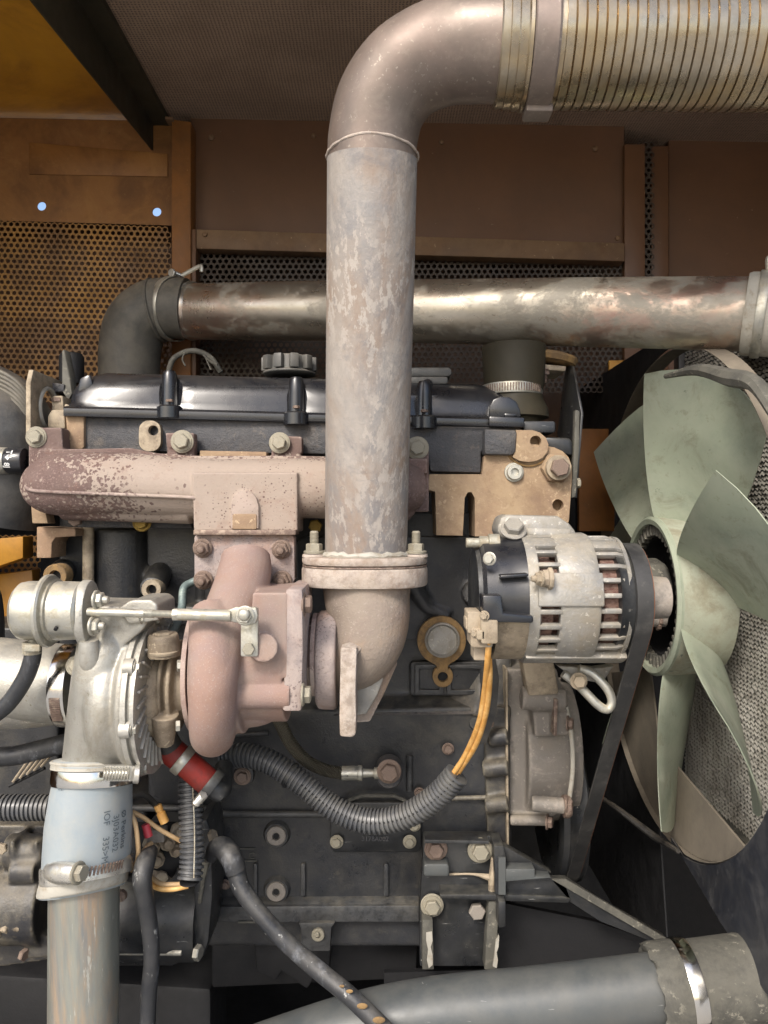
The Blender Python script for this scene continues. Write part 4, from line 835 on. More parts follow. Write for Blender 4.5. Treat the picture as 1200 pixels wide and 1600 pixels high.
# ================================================================ exhaust manifold
t = thing('exhaust_manifold', 'speckled pinkish rusty exhaust manifold along the engine front', 'exhaust manifold', P(350, 830, 0))
v = B()
v.sweep([P(62, 764, .02), P(75, 760, .008), P(110, 757, .0), P(200, 757, -.002), P(330, 764, -.005), P(470, 763, 0), P(560, 760, .0), P(620, 762, .0), P(655, 764, .01)], [.032, .044, .0495, .0495, .047, .047, .045, .046, .032], 32, 6, 1.0)
v.prism([(300, 738), (465, 738), (465, 832), (303, 832)], -.055, .03)
v.prism([(60, 702), (205, 700), (245, 708), (300, 712), (470, 712), (600, 716), (668, 716), (668, 740), (50, 740)], .01, .05)
v.prism([(44, 668), (96, 668), (98, 700), (92, 712), (44, 735)], .018, .05)
v.prism([(258, 676), (303, 676), (303, 712), (262, 716)], .024, .05); v.sweep([P(285, 700, .03), P(285, 690, .03)], S(22, .03), 20, 1, .6)
v.prism([(424, 680), (472, 682), (472, 708), (424, 716)], .024, .05); v.prism([(630, 690), (670, 692), (670, 800), (640, 800)], .024, .05)
v.sweep([P(100, 788, .005), P(240, 793, .0), P(300, 792, -.005)], [.025, .024, .027], 20, 4)
v.sweep([P(463, 790, -.0), P(520, 788, .0), P(610, 795, .005), P(640, 785, .01)], [.020, .024, .028, .02], 20, 4)
# pad with arched top on the column
v.prism([(361, 826), (361, 785), (366, 774), (374, 768), (383, 767), (392, 770), (400, 778), (403, 790), (403, 826)], -.062, -.03)
obj('manifold_casting', v, 'rust', t, voxel=.0021, smooth=5)
s_ = B(); s_.sweep([P(38, 752, -.012), P(44, 764, -.036), P(70, 768, -.046), P(140, 771, -.053), P(220, 774, -.053), P(295, 777, -.055), P(303, 780, -.052)], .0028, 10, 4)
obj('parting_line', s_, 'rust', t); s_ = B(); s_.sweep([P(600, 766, -.046), P(640, 770, -.036), P(664, 766, -.012)], .0026, 10, 4); obj('parting_line', s_, 'rust', t)
obj('arch_pad', B().prism([(361, 826), (361, 785), (366, 774), (374, 768), (383, 766), (392, 769), (400, 777), (404, 790), (404, 826)], -.0625, -.05), 'rust', t, bevel=.0015)
obj('clean_pad', B().rrect(363, 803, 401, 827, -.0645, -.06, 3), 'tan', t, bevel=.001)
obj('left_port_flange', B().prism([(47, 778), (70, 795), (75, 818), (50, 818)], .03, .06), 'tan', t, bevel=.002)

# ================================================================ rubber duct at far left
t = thing('air_duct', 'black ribbed rubber air duct at the left edge', 'duct', P(0, 800, .1))
obj('duct', B().sweep([P(-90, 640, .14), P(-40, 640, .12), P(5, 665, .10), P(20, 730, .10), P(5, 820, .10)], [.085, .085, .08, .072, .06], 40, 8), 'rubber', t, ang=60)
for i in range(6):
    o5 = i*6; obj('duct_rib', B().sweep([P(-60, 572+o5, .055-.002*i), P(0, 581+o5*1.1, .045), P(38, 610+o5*1.2, .05), P(58, 660+o5*1.4, .07)], .0035, 8, 6), 'oldrubber', t)
t = thing('printed_sleeve', 'black sleeve with white printed marks at the left end of the manifold', 'sleeve', P(15, 740, .03))
obj('sleeve', B().cyl(P(12, 720, .03), P(40, 720, .03), S(20, .03), n=32), 'cover', t, bevel=.002)
obj('sleeve_band', B().cyl(P(-40, 720, .03), P(13, 720, .03), S(21, .03), n=32), 'steel', t, bevel=.002)
def slf(px0, py0):
    c = P(px0, 720, .03); R_ = S(20.6, .03)
    def f(u, v): 
        a = (P(px0, py0, .03).z-c.z-u)/R_; a = max(-1.2, min(1.2, a)); return Vector((c.x+v, .03-R_*math.cos(a), c.z+R_*math.sin(a)))
    return f
text('T\u2193', .013, 'white', t, slf(18, 703), 'lettering', .0003); text('\u2022', .016, 'white', t, slf(17, 714), 'lettering'); text('8J', .012, 'white', t, slf(16, 724), 'lettering', .0003)
# ================================================================ turbocharger
t = thing('turbocharger', 'turbocharger with pink scaled turbine casing and silver compressor', 'turbocharger', P(330, 1185, -.1))
YT = -.13
# foot flange (bolted under the manifold)
f = B().prism([(303, 838), (310, 834), (452, 834), (460, 838), (461, 905), (455, 918), (310, 918), (303, 905)], -.062, -.035); obj('foot_flange', f, 'greyrust', t, bevel=.003)
obj('foot_gasket', B().prism([(302, 828), (462, 828), (462, 836), (302, 836)], -.075, -.03), 'boltdark', t, bevel=.001)
for x, y in ((317, 856), (440, 858), (318, 906), (441, 906)):
    bolt2(t, x, y, -.064, 12, kind='stud', m='boltdark', name='nut', ax=(0, -1, -.12))
obj('standing_stud', B().sweep([P(441, 912, -.068), P(441, 945, -.068)], .006, 12, 1), 'boltdark', t)
# turbine volute
v = B()
FX = lambda px, d: (px-600)*d/1200
cx = Vector((FX(325, .955), YT, P(0, 1042, YT).z))
Rv = S(103, YT)
cen = lambda a, R: Vector(((332-600)*(1.2+YT-R*math.sin(a))/1200, YT-R*math.sin(a), cx.z+R*math.cos(a)))
pts, rad = [], []
for i in range(0, 17):
    a = 2*PI*i/24; k = 1-.32*(i/24) ; pts.append(cen(PI*1.5-a, Rv*.98)); rad.append(.0305)
v.sweep(pts, rad, 28, 3)
v.cyl((FX(300, .97), YT, cx.z), (FX(365, .97), YT, cx.z), S(100, YT), n=56)
v.cyl((FX(287, .97), YT, cx.z), (FX(300, .97), YT, cx.z), S(98, YT), n=56)
v.sweep([P(384, 868, -.085), P(383, 890, -.098), P(374, 925, -.13), P(358, 965, -.165), P(343, 1010, -.20), P(334, 1060, -.220), P(332, 1100, -.215)], [S(38, -.09), S(41, -.1), S(43, -.13), S(42, -.16), S(38, -.2), .0305, .030], 28, 6)
v.cyl(P(362, 1028, -.12), P(452, 1028, -.12), S(96, -.12), n=56)
v.prism([(395, 926), (450, 926), (450, 1060), (385, 1060)], -.205, -.06)
v.sweep([P(360, 1083, -.19), P(455, 1083, -.19)], S(24, -.19), 20, 1)
v.sweep([P(352, 1092, -.13), P(395, 1092, -.13), P(420, 1085, -.13), P(455, 1060, -.12)], [S(44, -.13), S(43, -.13), S(38, -.13), S(20, -.13)], 24, 4)
v.sweep([P(410, 1012, -.2), P(412, 1012, -.23)], S(22, -.2), 20, 1)
obj('turbine_casing', v, 'turbine', t, voxel=.0019, smooth=6)
obj('turbine_lip', B().rev((FX(286, .97), YT, cx.z), X, [(-.007, S(96, YT)), (-.007, S(99, YT)), (-.001, S(99, YT)), (-.001, S(90, YT))], 64), 'turbine', t)
# outlet flange plate, ring, adaptor
fl = B().pr([P(446, 920, -.205), P(473, 920, -.205), P(474, 1020, -.205), P(471, 1112, -.205), P(441, 1112, -.205), P(445, 1010, -.205)], (0, .13, 0)); obj('outlet_flange', fl, 'greyrust', t, bevel=.004)
bolt2(t, 474, 944, -.19, 14, ax=(1, 0, 0), kind='hex', m='boltdark'); bolt2(t, 473, 1085, -.2, 13.5, ax=(1, 0, 0), kind='hex', m='bolt')
# centre housing
c2 = B(); CX = Vector((FX(262, 1.02), -.12, P(0, 1070, -.12).z))
def at(px): return CX+Vector((S(px-262, -.12), 0, 0))
pf = []
for px, r in ((222, 62), (228, 66), (234, 66), (236, 52), (242, 50), (244, 66), (249, 66), (252, 54), (256, 54), (258, 70), (264, 70), (267, 52), (280, 50), (284, 60), (288, 74), (292, 76), (296, 74)): pf.append((S(px-222, -.12), S(r, -.12)))
c2.rev(at(222), X, pf, 44)
c2.rev(P(256, 1024, -.175), Vector((0, -.1, 1)), [(0, S(26, -.14)), (.025, S(23, -.14)), (.03, S(21, -.14))], 24)
c2.sweep([P(257, 1115, -.17), P(257, 1140, -.165), P(258, 1162, -.16)], [S(22, -.15), S(18, -.15), S(14, -.15)], 20, 4)
obj('centre_housing', c2, 'brown', t, voxel=.0017, smooth=3)
bolt(t, P(256, 1018, -.18), S(17, -.15), ax=(0, -.1, 1), kind='hex', m='brown', name='oil_inlet_union')
bolt(t, P(255, 1002, -.18), S(15, -.15), ax=(0, -.1, 1), kind='hex', m='brown', name='oil_inlet_bolt')
for x, y in ((283, 1040), (281, 1134)): bolt2(t, x, y, -.205, 9, ax=(.0, -1, 0) if False else (-1, -.3, 0), kind='hexflat', m='steel')
bolt2(t, 258, 1155, -.165, 10, kind='hex', m='brown')
# compressor cover
YK = -.13; kc = P(196, 1085, YK)
K = B()
def ck(px, py=1085, y=YK): return P(px, py, y)+Vector((.019, 0, 0))
K.rev(ck(140), X, [(0, S(60, YK)), (S(25, YK), S(78, YK)), (S(50, YK), S(106, YK)), (S(58, YK), S(116, YK)), (S(66, YK), S(116, YK))], 56)
pts, rad = [], []
for i in range(0, 22):
    a = 2*PI*i/24; pts.append(Vector((ck(172).x, YK-S(80, YK)*math.sin(a+.2), kc.z+S(80, YK)*math.cos(a+.2)))); rad.append(S(28+12*(i/22), YK))
K.sweep(pts, rad, 24, 3)
K.sweep([P(176, 972, -.14), P(168, 1000, -.17), P(160, 1050, -.18), P(154, 1110, -.17), P(151, 1160, -.155), P(148, 1196, -.15)], [S(36, -.15), S(42, -.16), S(44, -.17), S(46, -.17), S(48, -.155), S(49, -.15)], 36, 6)
K.prism([(122, 946), (200, 948), (236, 948), (238, 962), (222, 985), (185, 1015), (150, 1012), (128, 990)], -.2, -.1)
K.prism([(186, 950), (200, 940), (208, 937), (236, 937), (246, 945), (247, 970), (200, 975)], -.205, -.12)
obj('compressor_cover', K, 'alu', t, voxel=.0019, smooth=8)
# backplate: rim rings, radial vanes
pl = B(); pl.rev(ck(206), X, [(0, S(112, YK)), (0, S(119, YK)), (.007, S(120, YK)), (.008, S(114, YK)), (.011, S(114, YK)), (.012, S(118, YK)), (.017, S(118, YK)), (.018, S(108, YK)), (.018, S(70, YK))], 72); obj('backplate', pl, 'alu', t)
for i in range(30):
    a = 2*PI*i/30; d = Vector((0, -math.sin(a), math.cos(a))); d2 = (d+X.cross(d)*.35).normalized(); obj('plate_rib', B().obox(ck(222)+Vector((.003, 0, 0))+d*S(88, YK), X, d2, X.cross(d2), .009, .034, .0035), 'aludirty', t, bevel=.001)
pc = B().rev(ck(222), X, [(0, S(68, YK)), (.012, S(62, YK)), (.018, S(50, YK))], 40); obj('backplate_cone', pc, 'brown', t)
for i in range(8):
    a = math.radians(12+45*i); d = Vector((0, -math.sin(a), math.cos(a))); c = ck(221)+d*S(112, YK)
    obj('ear', B().rev(c, X, [(-.014, .012), (-.001, .0115)], 18), 'alu', t); bolt(t, c, .0068, ax=(1, 0, 0), kind='hex', m='steel')
for x, y, yy in ((205, 1176, -.19), (226, 1172, -.12)): bolt2(t, x, y, yy, 9, ax=(1, -.15, 0), kind='hex', m='steel')
bolt2(t, 243, 968, -.14, 9, ax=(1, 0, 0), kind='hex', m='steel'); bolt2(t, 222, 966, -.2, 7, ax=(1, -.3, 0), kind='hex', m='steel')
# wastegate actuator
a_ = P(82, 955, -.2); s_ = lambda v: S(v, -.2)
A = B().rev(P(28, 954, -.2), X, [(0, s_(28)), (.001, s_(38)), (.006, s_(44)), (.014, s_(46)), (s_(40), s_(46)), (s_(43), s_(52)), (s_(45), s_(56)), (s_(50), s_(57)), (s_(53), s_(55)), (s_(55), s_(47)), (s_(58), s_(46)), (s_(60), s_(50)), (s_(62), s_(46)), (s_(100), s_(45)), (s_(104), s_(42))], 56)
obj('actuator_can', A, 'steel', t, ang=30)
obj('vent_hole', B().rev(P(87, 983, -.237), Vector((0, -1, -.6)), [(-.003, .0024), (.0012, .0024)], 12), 'dark', t)
fp = B(); o_ = []
for aa in range(0, 361, 15): o_.append(Vector((P(128, 958, -.2).x, -.2-s_(40)*math.sin(math.radians(aa)), P(128, 958, -.2).z+s_(52)*math.cos(math.radians(aa)))))
fp.pr(o_[:-1], (s_(16), 0, 0)); obj('actuator_flange', fp, 'alu', t, bevel=.003, ang=40)
obj('flange_web', B().sweep([P(138, 1000, -.215), P(140, 1030, -.21), P(146, 1060, -.2)], [.012, .014, .01], 16, 4, .8), 'alu', t)
for x, y in ((150, 937), (144, 978)): bolt2(t, x, y, -.225, 12, ax=(1, -.1, 0), kind='longstud' if False else 'stud', m='steel', name='nut')
rod = B(); rod.cyl(P(138, 956, -.225), P(240, 959, -.235), s_(6.5), n=18); pf = []
p0, p1 = P(226, 958.5, -.235), P(276, 960, -.24); L = (p1-p0).length
for i in range(24): pf += [(L*i/24, s_(6)), (L*(i+.5)/24, s_(4.8))]
rod.rev(p0, p1-p0, pf, 14); obj('actuator_rod', rod, 'steel', t)
obj('rod_nut', B().rev(P(270, 960, -.24), X, [(0, s_(10)), (.008, s_(10))], 6), 'steel', t, bevel=.001)
obj('rod_sleeve', B().cyl(P(278, 960, -.24), P(362, 962, -.245), s_(9), n=24), 'steel', t, bevel=.001)
ev = B(); ev.pr([P(350, 955, -.248), P(368, 949, -.248), P(400, 949, -.248), P(403, 962, -.248), P(399, 975, -.248), P(368, 973, -.248), P(350, 969, -.248)], (0, .010, 0)); obj('rod_eye', ev, 'steel', t, bevel=.002)
bolt(t, P(383, 962, -.249), s_(11), kind='hex', m='steel', name='clevis_pin'); 
obj('pin_cap', B().sph(P(381, 961, -.258), s_(9), 16, (1, .5, 1)), 'steel', t)
obj('lever', B().rrect(376, 950, 403, 1026, -.236, -.229, 3), 'steel', t, bevel=.001, label='pale flat lever plate')
bolt2(t, 389, 1014, -.237, 10, kind='hexflat', m='bolt')

# exhaust outlet elbow casting
t = thing('outlet_elbow', 'rough tan grey cast exhaust elbow with bolted top flange under the riser', 'exhaust elbow', P(570, 1150, -.08))
e = B()
e.sweep([P(573, 905, -.08), P(574, 935, -.083), P(578, 968, -.09), P(573, 1000, -.095), P(556, 1024, -.088), P(530, 1032, -.075), P(500, 1032, -.07)], [S(69, -.08), S(67, -.08), S(62, -.09), S(57, -.09), S(53, -.09), S(50, -.08), S(50, -.08)], 40, 6)
fd = B().rev(P(496, 1030, -.085), X, [(0, S(70, -.09)), (.004, S(76, -.09)), (S(26, -.09), S(77, -.09)), (S(32, -.09), S(74, -.09))], 56); obj('inlet_flange_disc', fd, 'greyrust', t, bevel=.002)
e.pr([P(555, 1065, -.1), P(622, 1035, -.09), P(600, 1085, -.09), P(578, 1128, -.1), P(556, 1130, -.1)], (0, .04, 0))
obj('elbow_casting', e, 'elbowcast', t, voxel=.002, smooth=5)
obj('web_face', B().prism([(556, 1068), (600, 1058), (590, 1085), (572, 1116), (556, 1118)], -.105, -.09), 'aludirty', t, bevel=.002)
b = B().pr([P(532, 1012, -.165), P(558, 1012, -.165), P(556, 1076, -.17), P(557, 1120, -.17), P(556, 1148, -.168), P(550, 1153, -.168), P(531, 1151, -.168), P(530, 1120, -.17)], (0, .05, 0)); obj('rib_tab', b, 'elbowcast', t, bevel=.003)
b = B().pr([P(533, 1012, -.165), P(546, 1005, -.15), P(572, 1008, -.14), P(564, 1016, -.15), P(558, 1024, -.16), P(545, 1030, -.165)], (0, .05, 0)); obj('rib_head', b, 'elbowcast', t, bevel=.004)
obj('joint_ring', B().rev(P(472, 1022, -.10), X, [(0, S(56, -.1)), (S(8, -.1), S(58, -.1)), (S(10, -.1), S(54, -.1)), (S(16, -.1), S(54, -.1)), (S(18, -.1), S(64, -.1)), (S(24, -.1), S(64, -.1))], 48), 'rust', t)
def oval(cx_, y_, rx, ry, n=48):
    c = P(cx_, y_, -.08); return [Vector((c.x+math.copysign(abs(math.cos(2*PI*i/n))**.75, math.cos(2*PI*i/n))*rx, c.y+math.sin(2*PI*i/n)*ry, c.z)) for i in range(n)]
obj('lower_flange', B().pr(oval(570, 914, S(98, -.08), .072), (0, 0, S(30, -.08))), 'elbowcast', t, bevel=.004)
obj('flange_gasket', B().pr(oval(570, 884, S(97, -.08), .071), (0, 0, .0022)), 'boltdark', t)
obj('upper_flange', B().pr(oval(570, 881, S(97.5, -.08), .071), (0, 0, S(13, -.08))), 'elbowcast', t, bevel=.004)
wl = B(); pts = []
c = P(572, 866, -.08)
for i in range(49):
    a = 2*PI*i/48; pts.append(c+Vector((math.cos(a)*.0615, math.sin(a)*.0615, random.uniform(-.001, .002))))
obj('weld_fillet', wl.sweep(pts, [.0045+random.uniform(-.001, .0015) for _ in pts], 8, 1), 'siliconelip', t)
for x in (491, 650):
    yb = -.095; c = P(x, 868, yb); obj('nut_washer', B().rev(P(x, 870, yb), Z, [(0, S(19, yb)), (.004, S(18, yb))], 24), 'elbowcast', t)
    bolt(t, P(x, 864, yb), S(13, yb), ax=(0, 0, 1), kind='longstud', m='bolt', name='stud_nut', spin=.2)

# compressor inlet, silver, left
t = thing('inlet_pipe', 'silver cast inlet pipe entering the compressor from the left edge', 'pipe', P(50, 1130, -.1))
obj('tube', B().sweep([P(-60, 1060, -.1), P(0, 1062, -.1), P(60, 1066, -.105), P(125, 1070, -.115)], [S(66, -.1), S(65, -.1), S(62, -.1), S(60, -.1)], 44, 4), 'alu', t)
obj('lower_sleeve', B().sweep([P(-60, 1080, -.098), P(40, 1085, -.1), P(110, 1085, -.105)], [S(58, -.1), S(52, -.1), S(44, -.1)], 36, 4), 'aludirty', t)
clamp(t, P(112, 1070, -.115), X, S(62, -.115), .022, ang=PI*.0, m='chrome', screw=False)
kk = B()
for i in range(14):
    a = math.radians(-4-i*2.6); d = Vector((0, -math.cos(a), math.sin(a))); kk.obox(P(112, 1072, -.115)+d*S(64.5, -.115), X, d, X.cross(d), .014, .0022, .0016)
obj('band_slots', kk, 'boltdark', t, kind='stuff')
bolt2(t, 120, 1040, -.185, 12, ax=(.3, -1, .2), kind='hex', m='bolt', name='clamp_screw')

# small hoses round the turbo
t = thing('actuator_hose', 'black hose with pale clip hanging from the wastegate canister', 'hose', P(30, 1110, -.2))
obj('hose', B().sweep([P(52, 1005, -.2), P(50, 1030, -.2), P(38, 1062, -.2), P(12, 1100, -.2), P(-20, 1125, -.2)], S(13, -.2), 20, 6), 'cable', t)
obj('clip', B().rev(P(50, 1022, -.2), Z, [(0, S(14.5, -.2)), (.016, S(14.5, -.2))], 24), 'bolt', t, bevel=.001)
obj('clip_ears', B().obox(P(50, 1012, -.214), X, Y, Z, .022, .006, .009).cyl(P(52, 1008, -.2), P(52, 994, -.2), .006), 'bolt', t, bevel=.001)
tagit(obj('oil_pipe', B().sweep([P(318, 903, -.02), P(300, 910, -.02), P(287, 920, -.03), P(284, 950, -.05), P(276, 975, -.08), P(264, 998, -.12), P(258, 1004, -.14)], S(6.5, -.05), 14, 6), 'heat'), 'thin bent mottled steel oil pipe behind the actuator rod', 'pipe')
t = thing('red_hose', 'short red hose with steel clips below the turbine casing', 'hose', P(305, 1225, -.09))
obj('hose', B().sweep([P(262, 1168, -.1), P(278, 1182, -.1), P(300, 1200, -.1), P(325, 1222, -.095)], S(21, -.1), 28, 6), 'redhose', t)
ax_ = (P(300, 1200, -.1)-P(278, 1182, -.1)).normalized()
obj('rubber_end', B().sweep([P(255, 1150, -.11), P(268, 1172, -.1), P(280, 1183, -.1)], S(20, -.1), 24, 4), 'rubber', t)
clamp(t, P(286, 1188, -.1), ax_, S(22, -.1), .013, ang=0, m='steel', sr=.005)
clamp(t, P(330, 1225, -.095), ax_, S(24, -.1), .013, ang=PI*1.2, m='paintedblack', sr=.006)
obj('steel_elbow', B().sweep([P(325, 1222, -.095), P(345, 1236, -.09), P(350, 1200, -.03)], S(16, -.1), 20, 5), 'paintedblack', t)
tagit(obj('hose_bracket', B().rrect(352, 1196, 396, 1228, .03, .05, 12), 'paintedblack', bevel=.003), 'small black bolted bracket beside the red hose', 'bracket')
o = bpy.data.objects['hose_bracket']; bolt(o, P(379, 1213, .028), S(9, .03), kind='washer', m='boltdark')

t = thing('braided_hose', 'braided steel oil hose running from under the turbo to a banjo bolt', 'hose', P(530, 1210, .03))
bp_ = [P(425, 1105, -.05), P(436, 1125, -.04), P(452, 1158, -.01), P(478, 1188, .02), (P(508, 1203, .04)), P(536, 1208, .05)]
obj('braid', B().corr(bp_, S(10, 0), .0036, .0009, 20), 'braid', t, ang=60)
obj('ferrule', B().rev(P(534, 1208, .05), X, [(0, S(11, .05)), (.026, S(11, .05)), (.027, S(12, .05)), (.033, S(12, .05)), (.034, S(7, .05)), (.052, S(6, .05)), (.053, S(9, .05)), (.06, S(9, .05)), (.062, S(6, .05)), (.075, S(6, .05))], 24), 'steel', t)
obj('banjo_ring', B().rev(P(608, 1212, .05), -Y, [(-.04, S(22, .05)), (0, S(21, .05)), (.004, S(18, .05))], 28), 'head', t)
bolt2(t, 608, 1205, .03, 14, kind='hex', m='boltdark', name='banjo_bolt')
# ================================================================ alternator
YA = -.15
t = thing('alternator', 'dust stained alternator with slotted aluminium housing and black rear cap', 'alternator', P(880, 1045, YA))
s = lambda v: S(v, YA)
ac = P(745, 932, YA)
def AX(px): return Vector(((px-600)*.975/1200, ac.y, ac.z))
def arev(p0, prof, n=64): return B().rev(AX(p0), X, [((px-p0)*.965/1200, s(r)) for px, r in prof], n, closed=True)
obj('rear_cap', arev(752, [(756, 70), (757, 84), (762, 90), (800, 93), (822, 94), (828, 96), (832, 96), (832, 80), (757, 60)]), 'cover', t, ang=30)
e = B(); e.prism([(754, 930), (784, 930), (788, 958), (834, 962), (834, 974), (756, 972)], -.25, -.18); obj('cap_box', e, 'cover', t, bevel=.003)
obj('cap_ridge', B().prism([(782, 899), (826, 896), (826, 901), (782, 904)], -.2405, -.2), 'cover', t, bevel=.0015)
# end face clutter
ef = B(); ef.rev(AX(748), X, [(0, s(40)), (s(2), s(76)), (s(12), s(80))], 40); obj('end_face', ef, 'paintedblack', t)
k = B(); k.rrect(731, 956, 752, 990, -.235, -.19, 3); k.rrect(736, 982, 770, 1012, -.24, -.19, 4); k.rrect(740, 1008, 762, 1032, -.225, -.19, 3); k.rrect(752, 966, 778, 1006, -.25, -.2, 4); k.rrect(728, 966, 740, 984, -.23, -.2, 2); k.rrect(745, 985, 758, 1000, -.25, -.2, 2)
obj('connector_block', k, 'brown', t, bevel=.0025)
for x, y, yy, rr in ((765, 873, -.23, 8), (757, 962, -.25, 6), (742, 990, -.24, 5)): bolt2(t, x, y, yy, rr, kind='hex', m='steel' if x == 765 else 'brown', name='terminal_screw', ax=(-.5, -1, 0))
# slotted housings
obj('windings', B().rev(AX(834), X, [(0, s(70)), (s(10), s(79)), (s(30), s(80)), (s(32), s(66)), (s(100), s(66)), (s(104), s(82)), (s(135), s(82)), (s(150), s(60))], 96), 'copper', t, ang=20)
obj('stator_band', arev(874, [(874, 84), (874, 97), (878, 99), (932, 100), (937, 98), (937, 84)]), 'aludirty', t, ang=30)
obj('rear_ring', arev(826, [(826, 80), (826, 97), (842, 99), (844, 97), (844, 80)]), 'aludirty', t, ang=30)
obj('front_ring', arev(985, [(980, 80), (982, 94), (988, 93), (996, 80), (1000, 60), (1000, 40), (990, 40), (985, 76)]), 'aludirty', t, ang=30)
NB = 26
br = B(); bf = B()
for i in range(NB):
    a = 2*PI*i/NB; d = Vector((0, -math.sin(a), math.cos(a))); tt = X.cross(d)
    if i % 13 == 2: wd = .020
    else: wd = .0062
    o1 = obj('rear_fin', B().obox(AX(859)+d*s(94), X, d, tt, s(34), s(10), wd), 'aludirty', t, bevel=.0012)
    b = B()
    rings = []
    for px, r in ((932, 95), (970, 95), (985, 91), (995, 80), (999, 66)):
        c = AX(px)+d*s(r); q_ = AX(px-3 if px > 980 else px)+d*s(r-9); rings.append([b.bm.verts.new(c-tt*wd/2), b.bm.verts.new(c+tt*wd/2), b.bm.verts.new(q_+tt*wd/2), b.bm.verts.new(q_-tt*wd/2)])
    b.loft(rings); obj('front_fin', b, 'aludirty', t, bevel=.0012)
# smooth lower belly, front plate lug and top ear
def shell(px0, px1, r0, r1, a0, a1, m, name, n=20):
    b = B(); rings = []
    for i in range(n+1):
        a = math.radians(a0+(a1-a0)*i/n); d = Vector((0, -math.sin(a), math.cos(a)))
        rings.append([b.bm.verts.new(AX(px0)+d*s(r1)), b.bm.verts.new(AX(px1)+d*s(r1)), b.bm.verts.new(AX(px1)+d*s(r0)), b.bm.verts.new(AX(px0)+d*s(r0))])
    return obj(name, b.loft(rings), m, t, bevel=.002)
shell(776, 828, 88, 96, 106, 205, 'brown', 'cap_lower')
shell(828, 992, 90, 102, 148, 205, 'aludirty', 'belly')
shell(838, 940, 98, 103, 64, 92, 'aludirty', 'through_bolt_boss')
b = B(); b.prism([(776, 830), (782, 808), (792, 804), (872, 806), (890, 818), (902, 832), (895, 850), (790, 850)], -.16, -.10); obj('top_ear', b, 'aludirty', t, bevel=.005)
bolt(t, P(802, 828, -.165), s(15), kind='hex', m='aludirty', ax=(0, -.7, .7)); obj('ear_barrel', B().cyl(P(790, 833, -.15), P(890, 836, -.15), s(15)), 'aludirty', t, bevel=.003)
b = B().rev(P(768, 848, -.17), -X, [(-.01, .012), (.004, .012), (.005, .009), (.016, .009), (.017, .0065), (.034, .0065)], 16); obj('pivot_stud', b, 'bolt', t)
bolt(t, P(846, 904, -.247), s(9), ax=(-1, -.2, 0), kind='stud', m='brown', name='terminal_stud')
obj('terminal_mount', B().rev(P(848, 904, -.243), X, [(0, .011), (.006, .011), (.007, .014), (.012, .014)], 8), 'brown', t, bevel=.001)

# drive belt loop and pulleys (plane x = const)
XB = .319; apY, apZ, apR = -.165, ac.z, .069; cpY, cpZ, cpR = .24, -.534, .142
t = thing('alternator_pulley', 'dark pulley on the right end of the alternator carrying the belt', 'pulley', Vector((XB, apY, apZ-.07)))
obj('pulley', B().rev((XB-.014, apY, apZ), X, [(-.006, apR-.004), (-.005, apR+.001), (0, apR-.001), (.028, apR-.001), (.03, apR+.002), (.034, apR-.004)], 64), 'paintedblack', t)
obj('pulley_nose', B().rev((XB+.02, apY, apZ), X, [(0, .03), (.04, .028)], 24), 'timing', t)
t = thing('crank_pulley', 'large black crankshaft pulley low right with the belt round it', 'pulley', Vector((XB, cpY, cpZ-.14)))
pf = [(-.012, .06), (-.012, .100), (-.016, .108), (-.018, .132), (-.014, cpR), (-.004, cpR+.001), (.0, cpR-.001), (.028, cpR-.001), (.03, cpR+.002), (.034, .12), (.034, .06)]
obj('pulley_rim', B().rev((XB, cpY, cpZ), X, pf, 96, closed=True), 'paintedblack', t, ang=30)
obj('pulley_web', B().rev((XB-.004, cpY, cpZ), X, [(0, .01), (0, .102), (.01, .102), (.01, .01)], 64, closed=True), 'siliconelip', t)
obj('web_slot', B().box((XB-.0075, cpY-.02, cpZ-.095), (XB-.003, cpY+.01, cpZ-.03)), 'dark', t, bevel=.003)
obj('pulley_hub', B().rev((XB-.03, cpY, cpZ), X, [(0, .04), (.03, .045)], 32), 'timing', t)
def beltpath():
    c1, r1, c2, r2 = Vector((apY, apZ)), apR+.0025, Vector((cpY, cpZ)), cpR+.0025
    D = (c2-c1); L = D.length; ang = math.atan2(D.y, D.x); al = math.acos((r1-r2)/L); out = []
    # walk round: pulley 1 outer arc, then pulley 2 outer arc
    a0, a1 = ang+al, ang+2*PI-al
    for i in range(25): a = a0+(a1-a0)*i/24; out.append(c1+Vector((math.cos(a), math.sin(a)))*r1)
    b0, b1 = ang-al, ang+al
    for i in range(33): a = b0+(b1-b0)*i/32; out.append(c2+Vector((math.cos(a), math.sin(a)))*r2)
    return out
bpth = beltpath(); bb = B(); rings = []; n = len(bpth)
for i, p in enumerate(bpth):
    q_ = (bpth[(i+1) % n]-bpth[i-1]).normalized(); nn = Vector((q_.y, -q_.x)); th = .0022
    rings.append([bb.bm.verts.new((XB+x, p.x+nn.x*k, p.y+nn.y*k)) for x, k in ((-.001, -th), (-.001, th), (.0195, th), (.0195, -th))])
bb.loft(rings, closed=True); tagit(obj('drive_belt', bb, 'beltmat', ang=30), 'black drive belt running from the alternator down to the large crank pulley', 'belt')
bb = B(); ring_pts = [Vector((XB+.020, p.x, p.y)) for p in bpth[:26]]; obj('frayed_edge', bb.sweep(ring_pts, .0012, 6, 1), 'rustedge', bpy.data.objects['drive_belt'])

